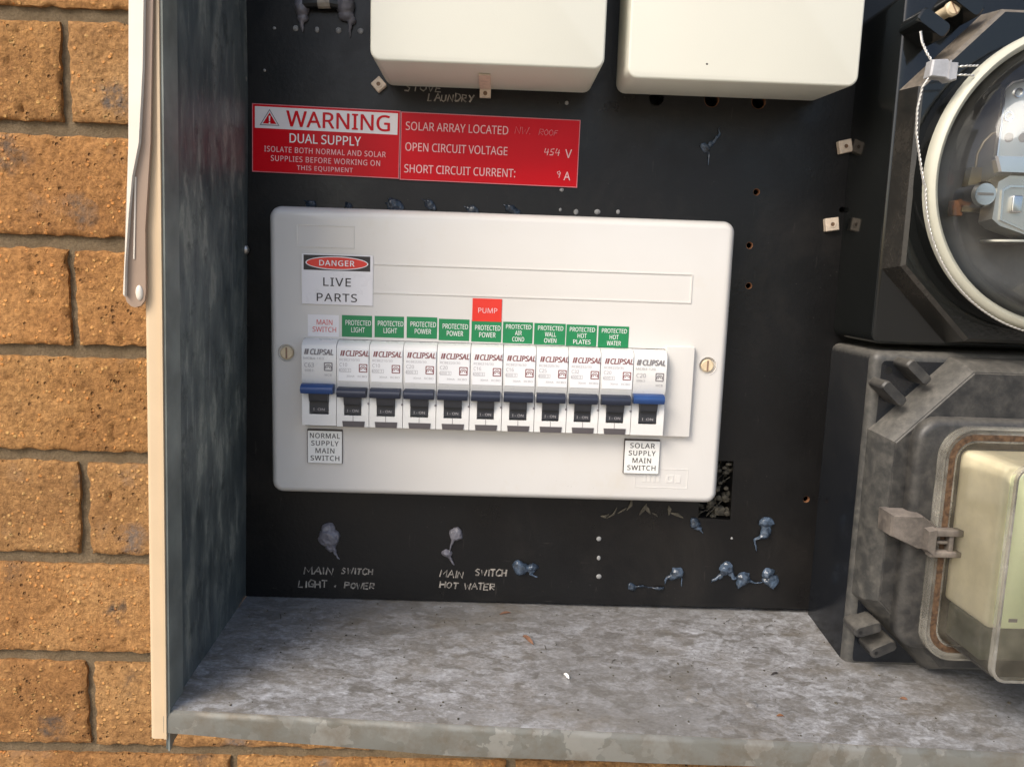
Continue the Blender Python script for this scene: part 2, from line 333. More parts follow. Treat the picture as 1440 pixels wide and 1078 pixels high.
class MB:
    def __init__(s): s.bm = bmesh.new()
    def loft(s, rings, cap0=True, cap1=True, closed=True):
        vs = [[s.bm.verts.new(P(x, z, d)) for x, z in pts] for pts, d in rings]
        n = len(vs[0])
        for a, b in zip(vs, vs[1:]):
            for i in range(n if closed else n - 1):
                j = (i + 1) % n; s.bm.faces.new((a[i], a[j], b[j], b[i]))
        if cap0: s.bm.faces.new(list(reversed(vs[0])))
        if cap1: s.bm.faces.new(vs[-1])
        return s
    def loft3(s, rings, cap=True):
        vs = [[s.bm.verts.new(p) for p in pts] for pts in rings]; n = len(vs[0])
        for a, b in zip(vs, vs[1:]):
            for i in range(n):
                j = (i + 1) % n; s.bm.faces.new((a[i], a[j], b[j], b[i]))
        if cap: s.bm.faces.new(list(reversed(vs[0]))); s.bm.faces.new(vs[-1])
        return s
    def prism(s, pts, d0, d1): return s.loft([(pts, d0), (pts, d1)])
    def box(s, x0, x1, z0, z1, d0, d1, bev=0.0, seg=2):
        if bev <= 0: return s.prism([(x0, z0), (x1, z0), (x1, z1), (x0, z1)], d0, d1)
        b = bmesh.new(); vs = [b.verts.new(P(x, z, d)) for d in (d0, d1) for x, z in ((x0, z0), (x1, z0), (x1, z1), (x0, z1))]
        for f in ((3, 2, 1, 0), (4, 5, 6, 7), (0, 1, 5, 4), (1, 2, 6, 5), (2, 3, 7, 6), (3, 0, 4, 7)): b.faces.new([vs[i] for i in f])
        bmesh.ops.bevel(b, geom=b.edges[:], offset=bev * MM, segments=seg, affect='EDGES', profile=0.5)
        s.add(b); return s
    def add(s, b, mat=None):
        me = bpy.data.meshes.new('t'); b.to_mesh(me); b.free()
        if mat: me.transform(mat)
        s.bm.from_mesh(me); bpy.data.meshes.remove(me); return s
    def rolled(s, x0, x1, z0, z1, r, d0, d1, edge, n=5, seg=4):
        """rounded-rectangle block with a rounded front edge"""
        rings = [(rrect(x0, x1, z0, z1, r, n), d0), (rrect(x0, x1, z0, z1, r, n), d1 - edge)]
        for k in range(1, seg + 1):
            a = R(90 * k / seg); i = edge * (1 - math.cos(a)); rr = max(0.2, r - i)
            rings.append((rrect(x0 + i, x1 - i, z0 + i, z1 - i, rr, n), d1 - edge + edge * math.sin(a)))
        return s.loft(rings)
    def frame(s, outer, inner, d0, d1):
        """ring between two outlines of equal count"""
        b = s.bm; n = len(outer)
        o0 = [b.verts.new(P(x, z, d0)) for x, z in outer]; o1 = [b.verts.new(P(x, z, d1)) for x, z in outer]
        i0 = [b.verts.new(P(x, z, d0)) for x, z in inner]; i1 = [b.verts.new(P(x, z, d1)) for x, z in inner]
        for k in range(n):
            j = (k + 1) % n
            for q in ((o0[k], o0[j], o1[j], o1[k]), (o1[k], o1[j], i1[j], i1[k]), (i1[k], i1[j], i0[j], i0[k]), (i0[k], i0[j], o0[j], o0[k])): b.faces.new(q)
        return s
    def lathe(s, cx, cz, prof, n=48, cap0=True, cap1=True):
        return s.loft([(circ(cx, cz, r, n), d) for r, d in prof], cap0, cap1)
    def tube(s, pts, rad, n=8, squash=1.0):
        pts = [P(*p) for p in pts]; rings = []
        for i, p in enumerate(pts):
            t = (pts[min(i + 1, len(pts) - 1)] - pts[max(i - 1, 0)]).normalized()
            a = Vector((0, 1, 0)) if abs(t.y) < 0.9 else Vector((1, 0, 0))
            u = t.cross(a).normalized(); v = t.cross(u).normalized()
            r = (rad[i] if isinstance(rad, (list, tuple)) else rad) * MM
            rings.append([p + u * r * math.cos(2 * math.pi * k / n) + v * r * squash * math.sin(2 * math.pi * k / n) for k in range(n)])
        return s.loft3(rings)
    def ball(s, x, z, d, rx, rz=None, rd=None, sub=2):
        b = bmesh.new(); bmesh.ops.create_icosphere(b, subdivisions=sub, radius=1)
        rz = rx if rz is None else rz; rd = rx if rd is None else rd
        return s.add(b, Matrix.Translation(P(x, z, d)) @ Matrix.Diagonal((rx * MM, rd * MM, rz * MM, 1)))
    def mesh(s, name, smooth=35):
        bmesh.ops.recalc_face_normals(s.bm, faces=s.bm.faces)
        me = bpy.data.meshes.new(name); s.bm.to_mesh(me); s.bm.free()
        if smooth:
            me.polygons.foreach_set('use_smooth', [True] * len(me.polygons)); me.set_sharp_from_angle(angle=R(smooth))
        return me
    def build(s, name, mat, parent=None, smooth=35, base=None):
        return place(s.mesh(name, smooth), name, mat, parent, base)

ORIG = {}
def place(me, name, mat, parent=None, base=None):
    """link a mesh given in scene coordinates; its origin goes to its thing's origin (or its own base)"""
    if mat is not None: me.materials.clear(); me.materials.append(M[mat])
    o = bpy.data.objects.new(name, me); COL.objects.link(o)
    if parent is not None:
        c = ORIG[parent.name]; o.parent = parent
    else:
        c = base if base is not None else centre(me); o.location = c
    me.transform(Matrix.Translation(-c)); ORIG[o.name] = c
    return o
def centre(me):
    xs = [v.co for v in me.vertices]
    return Vector(((min(v.x for v in xs) + max(v.x for v in xs)) / 2, max(v.y for v in xs), min(v.z for v in xs)))
def thing(name, label, cat, at, group=None):
    o = bpy.data.objects.new(name, None); COL.objects.link(o); o.empty_display_size = 0.01
    o.location = P(*at); ORIG[o.name] = P(*at); return tag(o, label, cat, group)
def tag(o, label=None, cat=None, group=None, kind=None):
    if label: o['label'] = label
    if cat: o['category'] = cat
    if group: o['group'] = group
    if kind: o['kind'] = kind
    return o

# text: built-in font turned into flat meshes, fitted to a given width and capital height
def sans():
    try: return bpy.data.fonts.load(bpy.utils.system_resource('DATAFILES', path='fonts') + '/NotoSansHebrew-Regular.woff2', check_existing=True)   # plain sans capitals shipped with Blender
    except Exception: return None
FONT = sans()
def text_mesh(body, bold=0.0, shear=0.0, spacing=1.0):
    cu = bpy.data.curves.new('t', 'FONT'); cu.body = body; cu.size = 1; cu.offset = 0.0 if FONT else bold; cu.shear = shear; cu.space_character = spacing
    cu.resolution_u = 3
    if FONT: cu.font = FONT
    o = bpy.data.objects.new('t', cu); COL.objects.link(o)
    dg = bpy.context.evaluated_depsgraph_get(); me = bpy.data.meshes.new_from_object(o.evaluated_get(dg))
    bpy.data.objects.remove(o); bpy.data.curves.remove(cu)
    return me
def text(lines, mat, parent, d, name='lettering', bold=0.012, shear=0.0, tilt=0.0, pivot=(0, 0), spacing=1.0, thick=0.0):
    """lines: (string, x centre, z centre, width, cap height) in mm; one mesh of print"""
    bm = bmesh.new()
    for body, xc, zc, wd, ht in lines:
        me = text_mesh(body, bold, shear, spacing)
        xs = [v.co.x for v in me.vertices]; ys = [v.co.y for v in me.vertices]
        sx = wd / (max(xs) - min(xs)); sy = ht / (max(ys) - min(ys)); mx = (max(xs) + min(xs)) / 2; my = (max(ys) + min(ys)) / 2
        ca, sa = math.cos(R(tilt)), math.sin(R(tilt))
        for v in me.vertices:
            x = xc + (v.co.x - mx) * sx - pivot[0]; z = zc + (v.co.y - my) * sy - pivot[1]
            v.co = P(pivot[0] + x * ca - z * sa, pivot[1] + x * sa + z * ca, d)
        bm.from_mesh(me)
        if FONT and bold > .003:                                 # heavier strokes: overlapping copies, each a hair further out
            e = bold * 1.1 * ht
            for k, (ox, oz) in enumerate(((-e, 0), (e, 0), (0, e * .7), (0, -e * .7))):
                me2 = me.copy(); me2.transform(Matrix.Translation((ox * MM, -.012 * (k + 1) * MM, oz * MM))); bm.from_mesh(me2); bpy.data.meshes.remove(me2)
        bpy.data.meshes.remove(me)
    if thick:
        r = bmesh.ops.extrude_face_region(bm, geom=bm.faces[:])
        for v in r['geom']:
            if isinstance(v, bmesh.types.BMVert): v.co.y += thick * MM
    if FONT:                                                     # overlapping strokes of one glyph must not share a plane
        seen = set(); k = 0
        for v0 in bm.verts:
            if v0 in seen: continue
            k += 1; todo = [v0]; seen.add(v0)
            while todo:
                v = todo.pop(); v.co.y -= .0025 * (k % 4) * MM
                for e in v.link_edges:
                    o = e.other_vert(v)
                    if o not in seen: seen.add(o); todo.append(o)
    for f in bm.faces: f.normal_update()
    if not thick:
        for f in bm.faces:
            if f.normal.y > 0: f.normal_flip()
    me = bpy.data.meshes.new(name); bm.to_mesh(me); bm.free()
    return place(me, name, mat, parent)

# stroke letters for the handwriting
ST = {'A': [[(0, 0), (.3, 1), (.6, 0)], [(.12, .4), (.5, .38)]], 'C': [[(.55, .85), (.25, 1), (0, .6), (.05, .15), (.3, 0), (.58, .15)]],
      'D': [[(.05, 0), (.03, 1), (.4, .85), (.55, .45), (.35, .05), (.05, 0)]], 'E': [[(.5, 1), (.03, .97), (0, 0), (.52, .02)], [(0, .5), (.42, .52)]],
      'F': [[(.5, 1), (.03, .97), (0, 0)], [(0, .5), (.4, .52)]], 'G': [[(.55, .85), (.25, 1), (0, .55), (.1, .08), (.5, .05), (.55, .42), (.32, .42)]],
      'H': [[(0, 1), (0.03, 0)], [(.5, 1), (.53, 0)], [(.02, .5), (.52, .53)]], 'I': [[(.1, 1), (.12, 0)]], 'L': [[(0.05, 1), (0, 0.02), (.45, .04)]],
      'M': [[(0, 0), (.08, 1), (.35, .35), (.62, 1), (.7, 0)]], 'N': [[(0, 0), (.05, 1), (.5, .02), (.55, 1)]],
      'O': [[(.3, 1), (.03, .7), (.03, .25), (.3, 0), (.55, .3), (.52, .75), (.3, 1)]], 'P': [[(0.03, 0), (0.03, 1), (.45, .92), (.48, .58), (.05, .48)]],
      'R': [[(0.03, 0), (0.03, 1), (.45, .92), (.48, .58), (.05, .48), (.52, 0)]], 'S': [[(.5, .88), (.25, 1), (.03, .78), (.45, .35), (.35, .04), (.0, .1)]],
      'T': [[(0, .97), (.58, 1)], [(.28, .98), (.26, 0)]], 'U': [[(0, 1), (.03, .2), (.28, 0), (.5, .25), (.52, 1)]], 'V': [[(0, 1), (.25, 0), (.55, 1)]],
      'W': [[(0, 1), (.18, 0), (.36, .7), (.52, 0), (.74, 1)]], 'Y': [[(0, 1), (.28, .5)], [(.56, 1), (.2, 0)]], '&': [[(.1, .35), (.3, .6), (.25, .2), (.1, .35)]],
      '4': [[(.1, 1), (0, .4), (.5, .45)], [(.4, .9), (.36, 0)]], '5': [[(.5, 1), (.1, .97), (.06, .55), (.45, .5), (.42, .08), (0, .05)]],
      '9': [[(.45, .7), (.2, .55), (.05, .8), (.3, 1), (.46, .75), (.4, 0)]], '.': [[(.05, .06), (.12, .0)]]}
def handwriting(words, mat, parent, d, rad, name='handwriting', seed=1):
    """words: (string, x left, z base, width, height, slope)"""
    rn = random.Random(seed); mb = MB()
    for body, x0, z0, wd, ht, slope in words:
        adv = sum(.85 if c in 'MW' else (.32 if c in 'I.' else .70) for c in body) or 1; k = wd / adv; x = 0
        for c in body:
            if c in ST:
                jz = rn.uniform(-.07, .07) * ht; sc = rn.uniform(.88, 1.08); lean = rn.uniform(.05, .22)
                for st in ST[c]:
                    path = []
                    for i, (a, b) in enumerate(st):
                        pa = (a + lean * b * .6) * k * sc + rn.uniform(-.03, .03) * k; pb = b * ht * sc + jz + rn.uniform(-.03, .03) * ht
                        path.append((x0 + x + pa, z0 + pb + slope * (x + pa), d))
                    mb.tube(path, [rad * rn.uniform(.65, 1.15) for _ in path], 5, 0.3)
            x += (.85 if c in 'MW' else (.32 if c in 'I.' else .70)) * k
    return mb.build(name, mat, parent, smooth=60)

def evaluated(o, name):
    dg = bpy.context.evaluated_depsgraph_get(); dg.update()
    me = bpy.data.meshes.new_from_object(o.evaluated_get(dg)); me.name = name
    bpy.data.objects.remove(o); return me

# ================================================================== THE SETTING
g = MB(); g.bm.faces.new([g.bm.verts.new(Vector(p)) for p in ((-30, -30, -1.45), (30, -30, -1.45), (30, 0.4, -1.45), (-30, 0.4, -1.45))])
tag(g.build('ground', 'paving', smooth=0), kind='structure')

# ---- brick wall: face 150 mm behind the board
WD = -150.0
wall = thing('brick_wall', 'orange brown brick wall with raked mortar joints behind the metal cabinet', 'wall', (-300, -480, WD - 70))
JZ = [-546, -467, -388, -310, -228, -147, -65.5, 14, 95, 173, 252]      # joint centre heights
def brick(x0, x1, z0, z1, seed):
    mb = MB(); nx = max(6, int((x1 - x0) / 2.6)); nz = 28; L, H = x1 - x0, z1 - z0
    off = Vector((seed * 7.3, seed * 3.1, seed)); grid = []
    for j in range(nz + 1):
        row = []
        for i in range(nx + 1):
            u, v = i / nx, j / nz
            x = x0 + L * u; z = z0 + H * v
            q = Vector((x, z, 0)) * 0.035 + off
            e = min(u * L, (1 - u) * L, v * H, (1 - v) * H)
            d = WD + 0.9 * noise.noise(q) + 0.7 * noise.noise(q * 5) - 2.2 * max(0, noise.noise(q * 4 + Vector((3, 3, 3))) - .42) * 4
            d -= 1.5 * max(0, 1 - e / 2.4) ** 2 * (0.7 + 0.6 * abs(noise.noise(q * 3)))
            if i in (0, nx): x += 2.2 * noise.noise(q * 3 + Vector((9, 0, 0)))
            if j in (0, nz): z += 1.8 * noise.noise(q * 3 + Vector((0, 9, 0)))
            row.append(mb.bm.verts.new(P(x, z, d)))
        grid.append(row)
    for j in range(nz):
        for i in range(nx): mb.bm.faces.new((grid[j][i], grid[j][i + 1], grid[j + 1][i + 1], grid[j + 1][i]))
    ring = grid[0] + [r[-1] for r in grid[1:]] + list(reversed(grid[-1][:-1])) + [r[0] for r in reversed(grid[1:-1])]
    back = [mb.bm.verts.new(Vector((v.co.x, -(WD - 30) * MM, v.co.z))) for v in ring]
    for k in range(len(ring)):
        j = (k + 1) % len(ring); mb.bm.faces.new((ring[k], back[k], back[j], ring[j]))
    return mb
n = 0
for row in range(len(JZ) - 1):
    z0, z1 = JZ[row] + 4.6, JZ[row + 1] - 4.6
    ph = -314 if row % 2 == 0 else -203
    for k in range(-2, 4):
        x0 = ph + 226 * (k - 1) + 3.2 + random.uniform(-1.5, 1.5); x1 = ph + 226 * k - 3.2 + random.uniform(-1.5, 1.5)
        if x1 < -620 or x0 > 420: continue
        if z0 > -240 and x0 > -120: continue                     # wholly behind the cabinet
        n += 1; brick(x0, x1, z0 + random.uniform(-.8, .8), z1 + random.uniform(-.8, .8), n).build('brick', 'brick', wall, smooth=60)
mo = MB(); gx, gz = 170, 130; vs = []
for j in range(gz + 1):
    row = []
    for i in range(gx + 1):
        x = -620 + 1040 * i / gx; z = -560 + 820 * j / gz; q = Vector((x, z, 3)) * 0.05
        row.append(mo.bm.verts.new(P(x, z, WD - 4.2 + 0.8 * noise.noise(q) + 0.8 * noise.noise(q * 4))))
    vs.append(row)
for j in range(gz):
    for i in range(gx): mo.bm.faces.new((vs[j][i], vs[j][i + 1], vs[j + 1][i + 1], vs[j + 1][i]))
mo.build('mortar', 'mortar', wall, smooth=60)

# ================================================================== METAL CABINET
cab = thing('meter_cabinet', 'open galvanised metal meter cabinet with dark side wall and stained bottom shelf', 'cabinet', (-140, -205, 0))
TOP = 330
def WX(z, d):           # the side wall leans a little
    bk = -141.5 + .0088 * (z + 188); fr = -139.4 + .0193 * (z + 205); return bk + (fr - bk) * d / 112
# side wall sheet with a pointed tongue at its lower front corner
sw = MB(); prof = [(-140, -205), (112.0, -212.0), (112.5, TOP), (-140, TOP)]
sw.loft3([[P(WX(z, d) - 1.0, z, d) for d, z in prof], [P(WX(z, d), z, d) for d, z in prof]])
sw.build('side_wall', 'sidewall', cab, smooth=0)
hm = MB(); hp = [(97, -206.0), (112.6, -212.6), (113.2, TOP), (97.5, TOP)]
hm.loft3([[P(WX(z, d) + .05, z, d) for d, z in hp], [P(WX(z, d) + .9, z, d) for d, z in hp]])
hm.build('hem', 'hem_grey', cab, smooth=0)
# painted front flange, rolled to the left
fl = MB(); sec = [(0.0, 112.8)]
for k in range(7):
    a = R(90 + 90 * k / 6); sec.append((-5.6 + 2.0 * math.cos(a), 110.8 + 2.0 * math.sin(a)))
sec += [(-7.6, 96), (-6.4, 96), (-6.4, 109.5), (0.0, 111.2)]
def fl_ring(z): return [P(WX(z, 112) - .1 + x, z, d) for x, d in sec]
fl.loft3([fl_ring(-206.6), fl_ring(-200), fl_ring(0), fl_ring(TOP)])
fl.build('front_flange', 'cream_paint', cab)
fe = MB(); fe.loft3([[P(WX(z, 112) + x, z, d) for x, d in ((-1.3, 112.85), (-.2, 112.85), (-.2, 113.6), (-1.3, 113.6))] for z in (-206.4, TOP)])
fe.build('flange_bead', 'cream_paint', cab)
# stay bar riveted over the flange: channel strip with rounded lower end and a folded lip
st = MB()
pts = [(-150.2, -11.5), (-149.3, -15.2), (-147.6, -16.9), (-146.0, -17.3), (-143.8, -16.6), (-142.2, -14.6), (-141.6, -11), (-141.0, 14), (-137.9, 47), (-135.2, 101), (-124, TOP), (-132.6, TOP), (-144.3, 101), (-146.2, 47), (-148.5, 20)]
st.prism(pts, 113.7, 115.2)
stay = st.build('stay_bar', 'stay_taupe', cab, smooth=0)
lip = MB(); lip.prism([(-149.6, -12.0), (-149.1, -13.0), (-148.3, 0), (-146.2, 20), (-144.4, 34), (-141.4, 47), (-139.0, 75), (-137.8, 100), (-128, TOP), (-132, TOP), (-143.4, 100), (-145.4, 47), (-147.1, 20)], 115.3, 117.4)
lip.build('stay_lip', 'ivory_paint', stay, smooth=0)
gr = MB(); gr.prism([(-145.9, 2), (-145.4, 2), (-143.6, 34), (-144.2, 34)], 115.25, 115.7); gr.build('stay_rib', 'ivory_paint', stay, smooth=0)
rv = MB(); b = bmesh.new(); bmesh.ops.create_icosphere(b, subdivisions=3, radius=1)
rv.add(b, Matrix.Translation(P(-144.1, -11.4, 115.2)) @ Matrix.Diagonal((1.5 * MM, 1.0 * MM, 3.1 * MM, 1)))
rv.build('rivet', 'ivory_paint', stay)
# shelf, slightly dished and sloping outwards, with turned-down front lip
def shelf_back(x): return -189.5 - .008 * (x + 140)
def shelf_lip(x): return -193.4 - .0334 * (x + 140)
def lip_foot(x):
    return -203.6 - .066 * (x + 140) if x < -13 else -212.0 - .018 * (x + 13)
def shelf_z(x, d):
    t = max(0, min(1, d / 108)); return shelf_back(x) + (shelf_lip(x) - shelf_back(x)) * (t * .9 + t * t * .1)
fl2 = MB(); nx = 90; rows = [(-140, 0), (-4, 0), (6, 0), (14, 0), (26, 0), (38, 0), (50, 0), (62, 0), (74, 0), (86, 0), (97, 0), (108, 0), (111, 1), (112.6, 2), (113, 3), (112.2, 4), (111.6, 5)]
grid = []
for d, k in rows:
    r_ = []
    for i in range(nx + 1):
        x = -141 + 560 * i / nx; q = Vector((x * .02, d * .03, 0))
        z = (shelf_z(x, d) + (0.7 * noise.noise(q) + .25 * noise.noise(q * 4) if 4 < d < 100 else 0), shelf_lip(x) - .5, shelf_lip(x) - 2.6, lip_foot(x), lip_foot(x) - .05, shelf_lip(x) - 2.5)[k]
        r_.append(fl2.bm.verts.new(P(x, z, d)))
    grid.append(r_)
for j in range(12):
    for i in range(nx): fl2.bm.faces.new((grid[j][i], grid[j][i + 1], grid[j + 1][i + 1], grid[j + 1][i]))
fl2.build('shelf', 'galv', cab, smooth=40)
lp_ = MB(); grid = [[lp_.bm.verts.new(P(-141 + 560 * i / nx, z(-141 + 560 * i / nx) + .35 * noise.noise(Vector((i * .3, k, 0))) * (k > 1), d)) for i in range(nx + 1)]
        for k, (d, z) in enumerate(((111.05, lambda x: shelf_lip(x) - .5), (112.4, lambda x: shelf_lip(x) - 1.3), (113.0, lambda x: shelf_lip(x) - 3.0), (113.2, lip_foot), (112.4, lambda x: lip_foot(x) + .1), (112.0, lambda x: shelf_lip(x) - 3)))]
for j in range(5):
    for i in range(nx): lp_.bm.faces.new((grid[j][i], grid[j][i + 1], grid[j + 1][i + 1], grid[j + 1][i]))
lp_.build('front_lip', 'galv_lip', cab, smooth=40)
for x, d in ((99.5, 84), (128, 86)):
    dm = MB(); z = shelf_z(x, d) - .4
    b = bmesh.new(); bmesh.ops.create_cone(b, cap_ends=True, segments=20, radius1=3.4, radius2=1.5, depth=1.0)
    dm.add(b, Matrix.Translation(P(x, z + 0.7, d)) @ Matrix.Diagonal((MM, MM, MM, 1))); dm.build('rivet', 'galv', cab)
def wallslab(mb, t0, t1, prof): return mb.loft3([[P(WX(z, d) + t0, z, d) for d, z in prof], [P(WX(z, d) + t1, z, d) for d, z in prof]])
bp = MB(); bp.box(-141, 420, -188.5, TOP, -22, -20); bp.build('back_light_block', 'cable_black', cab, smooth=0)  # black sheet added behind the board to block light in its holes
an = MB(); wallslab(an, .1, 1.4, [(.4, -13), (16.5, -13), (16.5, 124), (.4, 133)])
an.build('mounting_angle', 'sidewall', cab, smooth=0)
ae = MB(); wallslab(ae, .1, 1.7, [(16.6, -13.4), (17.0, -13.4), (17.0, 124), (16.6, 124)]); ae.build('rusty_edge', 'rust', cab, smooth=0)
for z in (98.6, 9.7):
    s_ = MB(); s_.ball(-137.6, z, 3.2, 2.3, 2.6, 2.0); s_.build('screw', 'screw_steel', cab)

# ================================================================== BLACK MOUNTING BOARD (holes are real)
board = thing('mounting_board', 'black meter board with old drilled holes and chalk handwriting inside the cabinet', 'board', (0, -189, -12))
bb = MB(); bb.box(-143, 420, -189.3, TOP, -12, 0)
tmp = bpy.data.objects.new('b', bb.mesh('b', 0)); COL.objects.link(tmp)
ct = MB(); ct.prism([(-112, 24), (-112, -114), (120.5, -114), (120.5, -135.2), (139.4, -135.9), (138.8, -101), (117, -101), (117, 24)], -20, 6)
for x, z, r in ((82.5, 97.6, 4.0), (112.5, 97.9, 4.1), (138, 97.7, 3.9), (140.5, 50.2, 1.9), (138.8, 21.3, 1.9), (140.1, -0.9, 1.9), (182.9, -122.5, 2.0), (188.6, 42.3, 1.6)):
    ct.prism(circ(x, z, r, 20), -20, 6)
tc = bpy.data.objects.new('c', ct.mesh('c', 0)); COL.objects.link(tc)
md = tmp.modifiers.new('b', 'BOOLEAN'); md.object = tc; md.operation = 'DIFFERENCE'; md.solver = 'EXACT'
me = evaluated(tmp, 'panel'); bpy.data.objects.remove(tc)
place(me, 'panel', 'board', board)
for x, z, r in ((112.5, 97.9, 4.1), (138, 97.7, 3.9), (140.5, 50.2, 1.9), (138.8, 21.3, 1.9), (140.1, -0.9, 1.9), (182.9, -122.5, 2.0)):
    h = MB(); h.frame(circ(x, z, r + 0.12, 20), circ(x, z, r - 0.25, 20), -3.0, -0.25); h.build('hole_rim', 'rust', board)
handwriting([('MAIN', -107.5, -175.0, 17.5, 4.4, -.01), ('SWITCH', -86, -174.4, 19, 3.7, 0.0), ('LIGHT', -111, -183, 17.5, 4.0, 0), ('&', -90.5, -183, 3, 3.4, 0), ('POWER', -84, -183, 18, 3.6, -.02)], 'chalk', board, 0.06, .50, seed=3)
handwriting([('MAIN', -28.8, -174.8, 14.5, 4.2, -.02), ('SWITCH', -8.0, -173.6, 18.5, 3.9, 0.01), ('HOT', -28.8, -181.6, 12, 3.9, 0), ('WATER', -14.2, -181.8, 18.5, 3.8, -.01)], 'chalk', board, 0.06, .50, seed=5)
handwriting([('STOVE', -53, 96.4, 21, 4.0, .0), ('LAUNDRY', -40.4, 91.6, 25.2, 3.9, .01)], 'chalk', board, 0.06, .44, seed=8)
# small pale plugs pressed flush in old screw holes
for x, z, r in ((-121.6, 125.4, .9), (-110.4, 125.8, 1.5), (-99.2, 125.5, 1.5), (-87.9, 125.6, 1.5), (-76.3, 125.7, 1.6), (33.2, 37, 1.0), (41.8, 36.1, 1.5), (53.5, 36.5, 1.6), (64.9, 36.9, 1.2),
                (33.5, 47.6, 1.2), (34.3, 93.2, 1.3), (63.3, -149.3, 1.4), (63.8, -160.9, 1.4), (64.4, -172.2, 1.5), (-127, 104, .8), (141, -147, .9)):
    p = MB(); p.ball(x, z, 0.1, r * random.uniform(.8, 1.1), r * random.uniform(.8, 1.1), .7, 2); p.build('hole_plug', 'plug_pale', board)
# dirt caught in the cut-out
rn = random.Random(4); dd = MB()
for k in range(70):
    x, z = rn.uniform(121, 139), rn.uniform(-135.5, -102)
    if x < 126 and z > -122: continue
    r = rn.uniform(.8, 2.6); dd.ball(x, z, rn.uniform(-11, -3), r, r * rn.uniform(.5, 1), r * .7, 1)
for k in range(12):
    x, z = rn.uniform(124, 137), rn.uniform(-134, -104); dd.tube([(x, z, -3), (x + rn.uniform(-5, 5), z + rn.uniform(-6, 6), -1.5), (x + rn.uniform(-8, 8), z + rn.uniform(-8, 8), -3)], .22, 4)
dd.box(131, 136.5, -134.5, -129.5, -9, -3, .4)
tag(dd.build('grit', 'dirt', board, smooth=30), kind='stuff')
fb = MB()
for (x, z, a, L) in ((70, -133.5, 50, 9), (76, -132, 35, 6), (88, -131, 60, 8), (91, -131, 120, 6), (103, -131, 95, 6), (108, -134, -20, 8), (66, -135, 15, 5), (80, -128, 70, 8), (95, -134, -35, 4)):
    ca, sa = math.cos(R(a)) * L / 2, math.sin(R(a)) * L / 2
    fb.tube([(x - ca, z - sa, .3), (x + rn.uniform(-1, 1), z + rn.uniform(-1, 1), .9), (x + ca, z + sa, .3)], [.25, rn.uniform(.5, 1.3), .25], 5, .5)
tag(fb.build('splinters', 'dirt', board, smooth=30), kind='stuff')

# ================================================================== WAX / SILICONE PLUGS
def plug(label, mat, balls, tails=(), group='blobs of sealant on the black board'):
    mb = MB()
    for x, z, rx, rz, rd in balls: mb.ball(x, z, rd * .15, rx, rz, rd * .9, 2)
    for path, rad in tails: mb.tube([(x, z, d) for x, z, d in path], rad, 7)
    tmp = bpy.data.objects.new('t', mb.mesh('t', 0)); COL.objects.link(tmp)
    m = tmp.modifiers.new('r', 'REMESH'); m.mode = 'VOXEL'; m.voxel_size = .00034
    s = tmp.modifiers.new('s', 'SMOOTH'); s.iterations = 4; s.factor = .5
    me = evaluated(tmp, 'sealant_blob'); off = Vector((random.random() * 9, 3, 1))
    for v in me.vertices:
        q = v.co * 170 + off; v.co += Vector((noise.noise(q), .5 * noise.noise(q + Vector((7, 0, 0))), noise.noise(q + Vector((0, 7, 0))))) * (.0009 if mat == 'wax_grey' else .0019)
        q = v.co * 520 + off; v.co += Vector((noise.noise(q), noise.noise(q + Vector((5, 0, 0))), noise.noise(q + Vector((0, 5, 0))))) * .00045
    me.polygons.foreach_set('use_smooth', [True] * len(me.polygons))
    return tag(place(me, 'sealant_blob', mat), label, 'sealant', group)
plug('largest grey sealant blob above the handwriting MAIN SWITCH LIGHT & POWER', 'wax_grey', [(-93, -147, 4.2, 3.4, 3), (-92.6, -152, 6.2, 6.2, 4.5), (-92, -157.5, 3, 3, 2.5)], [([(-91, -157, 1), (-88.5, -162, .6), (-87, -166, .3)], [1.4, .8, .3])])
plug('two grey sealant blobs joined by a drip above HOT WATER handwriting', 'wax_grey', [(-19.8, -148.5, 4.0, 4.4, 3.2), (-24.6, -160.5, 3.4, 2.6, 2.6)], [([(-21, -151, 1), (-22.4, -156, 1), (-23.2, -161, 1)], [1.3, .6, 1.0]), ([(-24, -162, .8), (-21, -165.5, .6), (-19.8, -167, .4)], [1.2, .9, .4])])
plug('lumpy blue grey sealant blob right of SWITCH handwriting', 'wax', [(18.6, -168.2, 4.4, 4.2, 3.6), (24, -168.6, 3.2, 3.4, 3), (26, -167, 2.4, 2, 2.4)], [([(23, -172, 1), (26, -172, 1), (28.3, -172.8, .6)], [.7, .6, .5])])
plug('small blue sealant blob just under the enclosure corner', 'wax', [(118.6, -138, 3.0, 3.3, 2.8), (120.6, -141, 2.4, 2.4, 2.2)], [([(121, -142, 1), (122.8, -144.6, .5)], [1, .35])])
plug('tall blue sealant blob with a hanging drip nearest the lower meter', 'wax', [(160.4, -137, 4.4, 3.6, 3.2), (160, -142.6, 3.6, 4.6, 3.2)], [([(158, -144, 1), (154.6, -146.6, .8), (155.8, -151, .6), (156.4, -154, .3)], [1.6, .9, .7, .3])])
plug('round blue sealant ring with two drips left of the bottom cluster', 'wax', [(110, -168.5, 4.4, 4.0, 3), (107.5, -172, 2.4, 2.0, 2)], [([(112.6, -170, 1), (113, -177, .6)], [.8, .35]), ([(106, -172, 1), (103, -176, .5)], [1, .4])])
plug('thin dark sealant smear with a thread, lowest on the board', 'wax_dark', [(84.5, -178.4, 2.6, 2.2, 1.6)], [([(86, -177, 1), (95, -177.2, .6), (103, -178.6, .8)], [.6, .35, .9])])
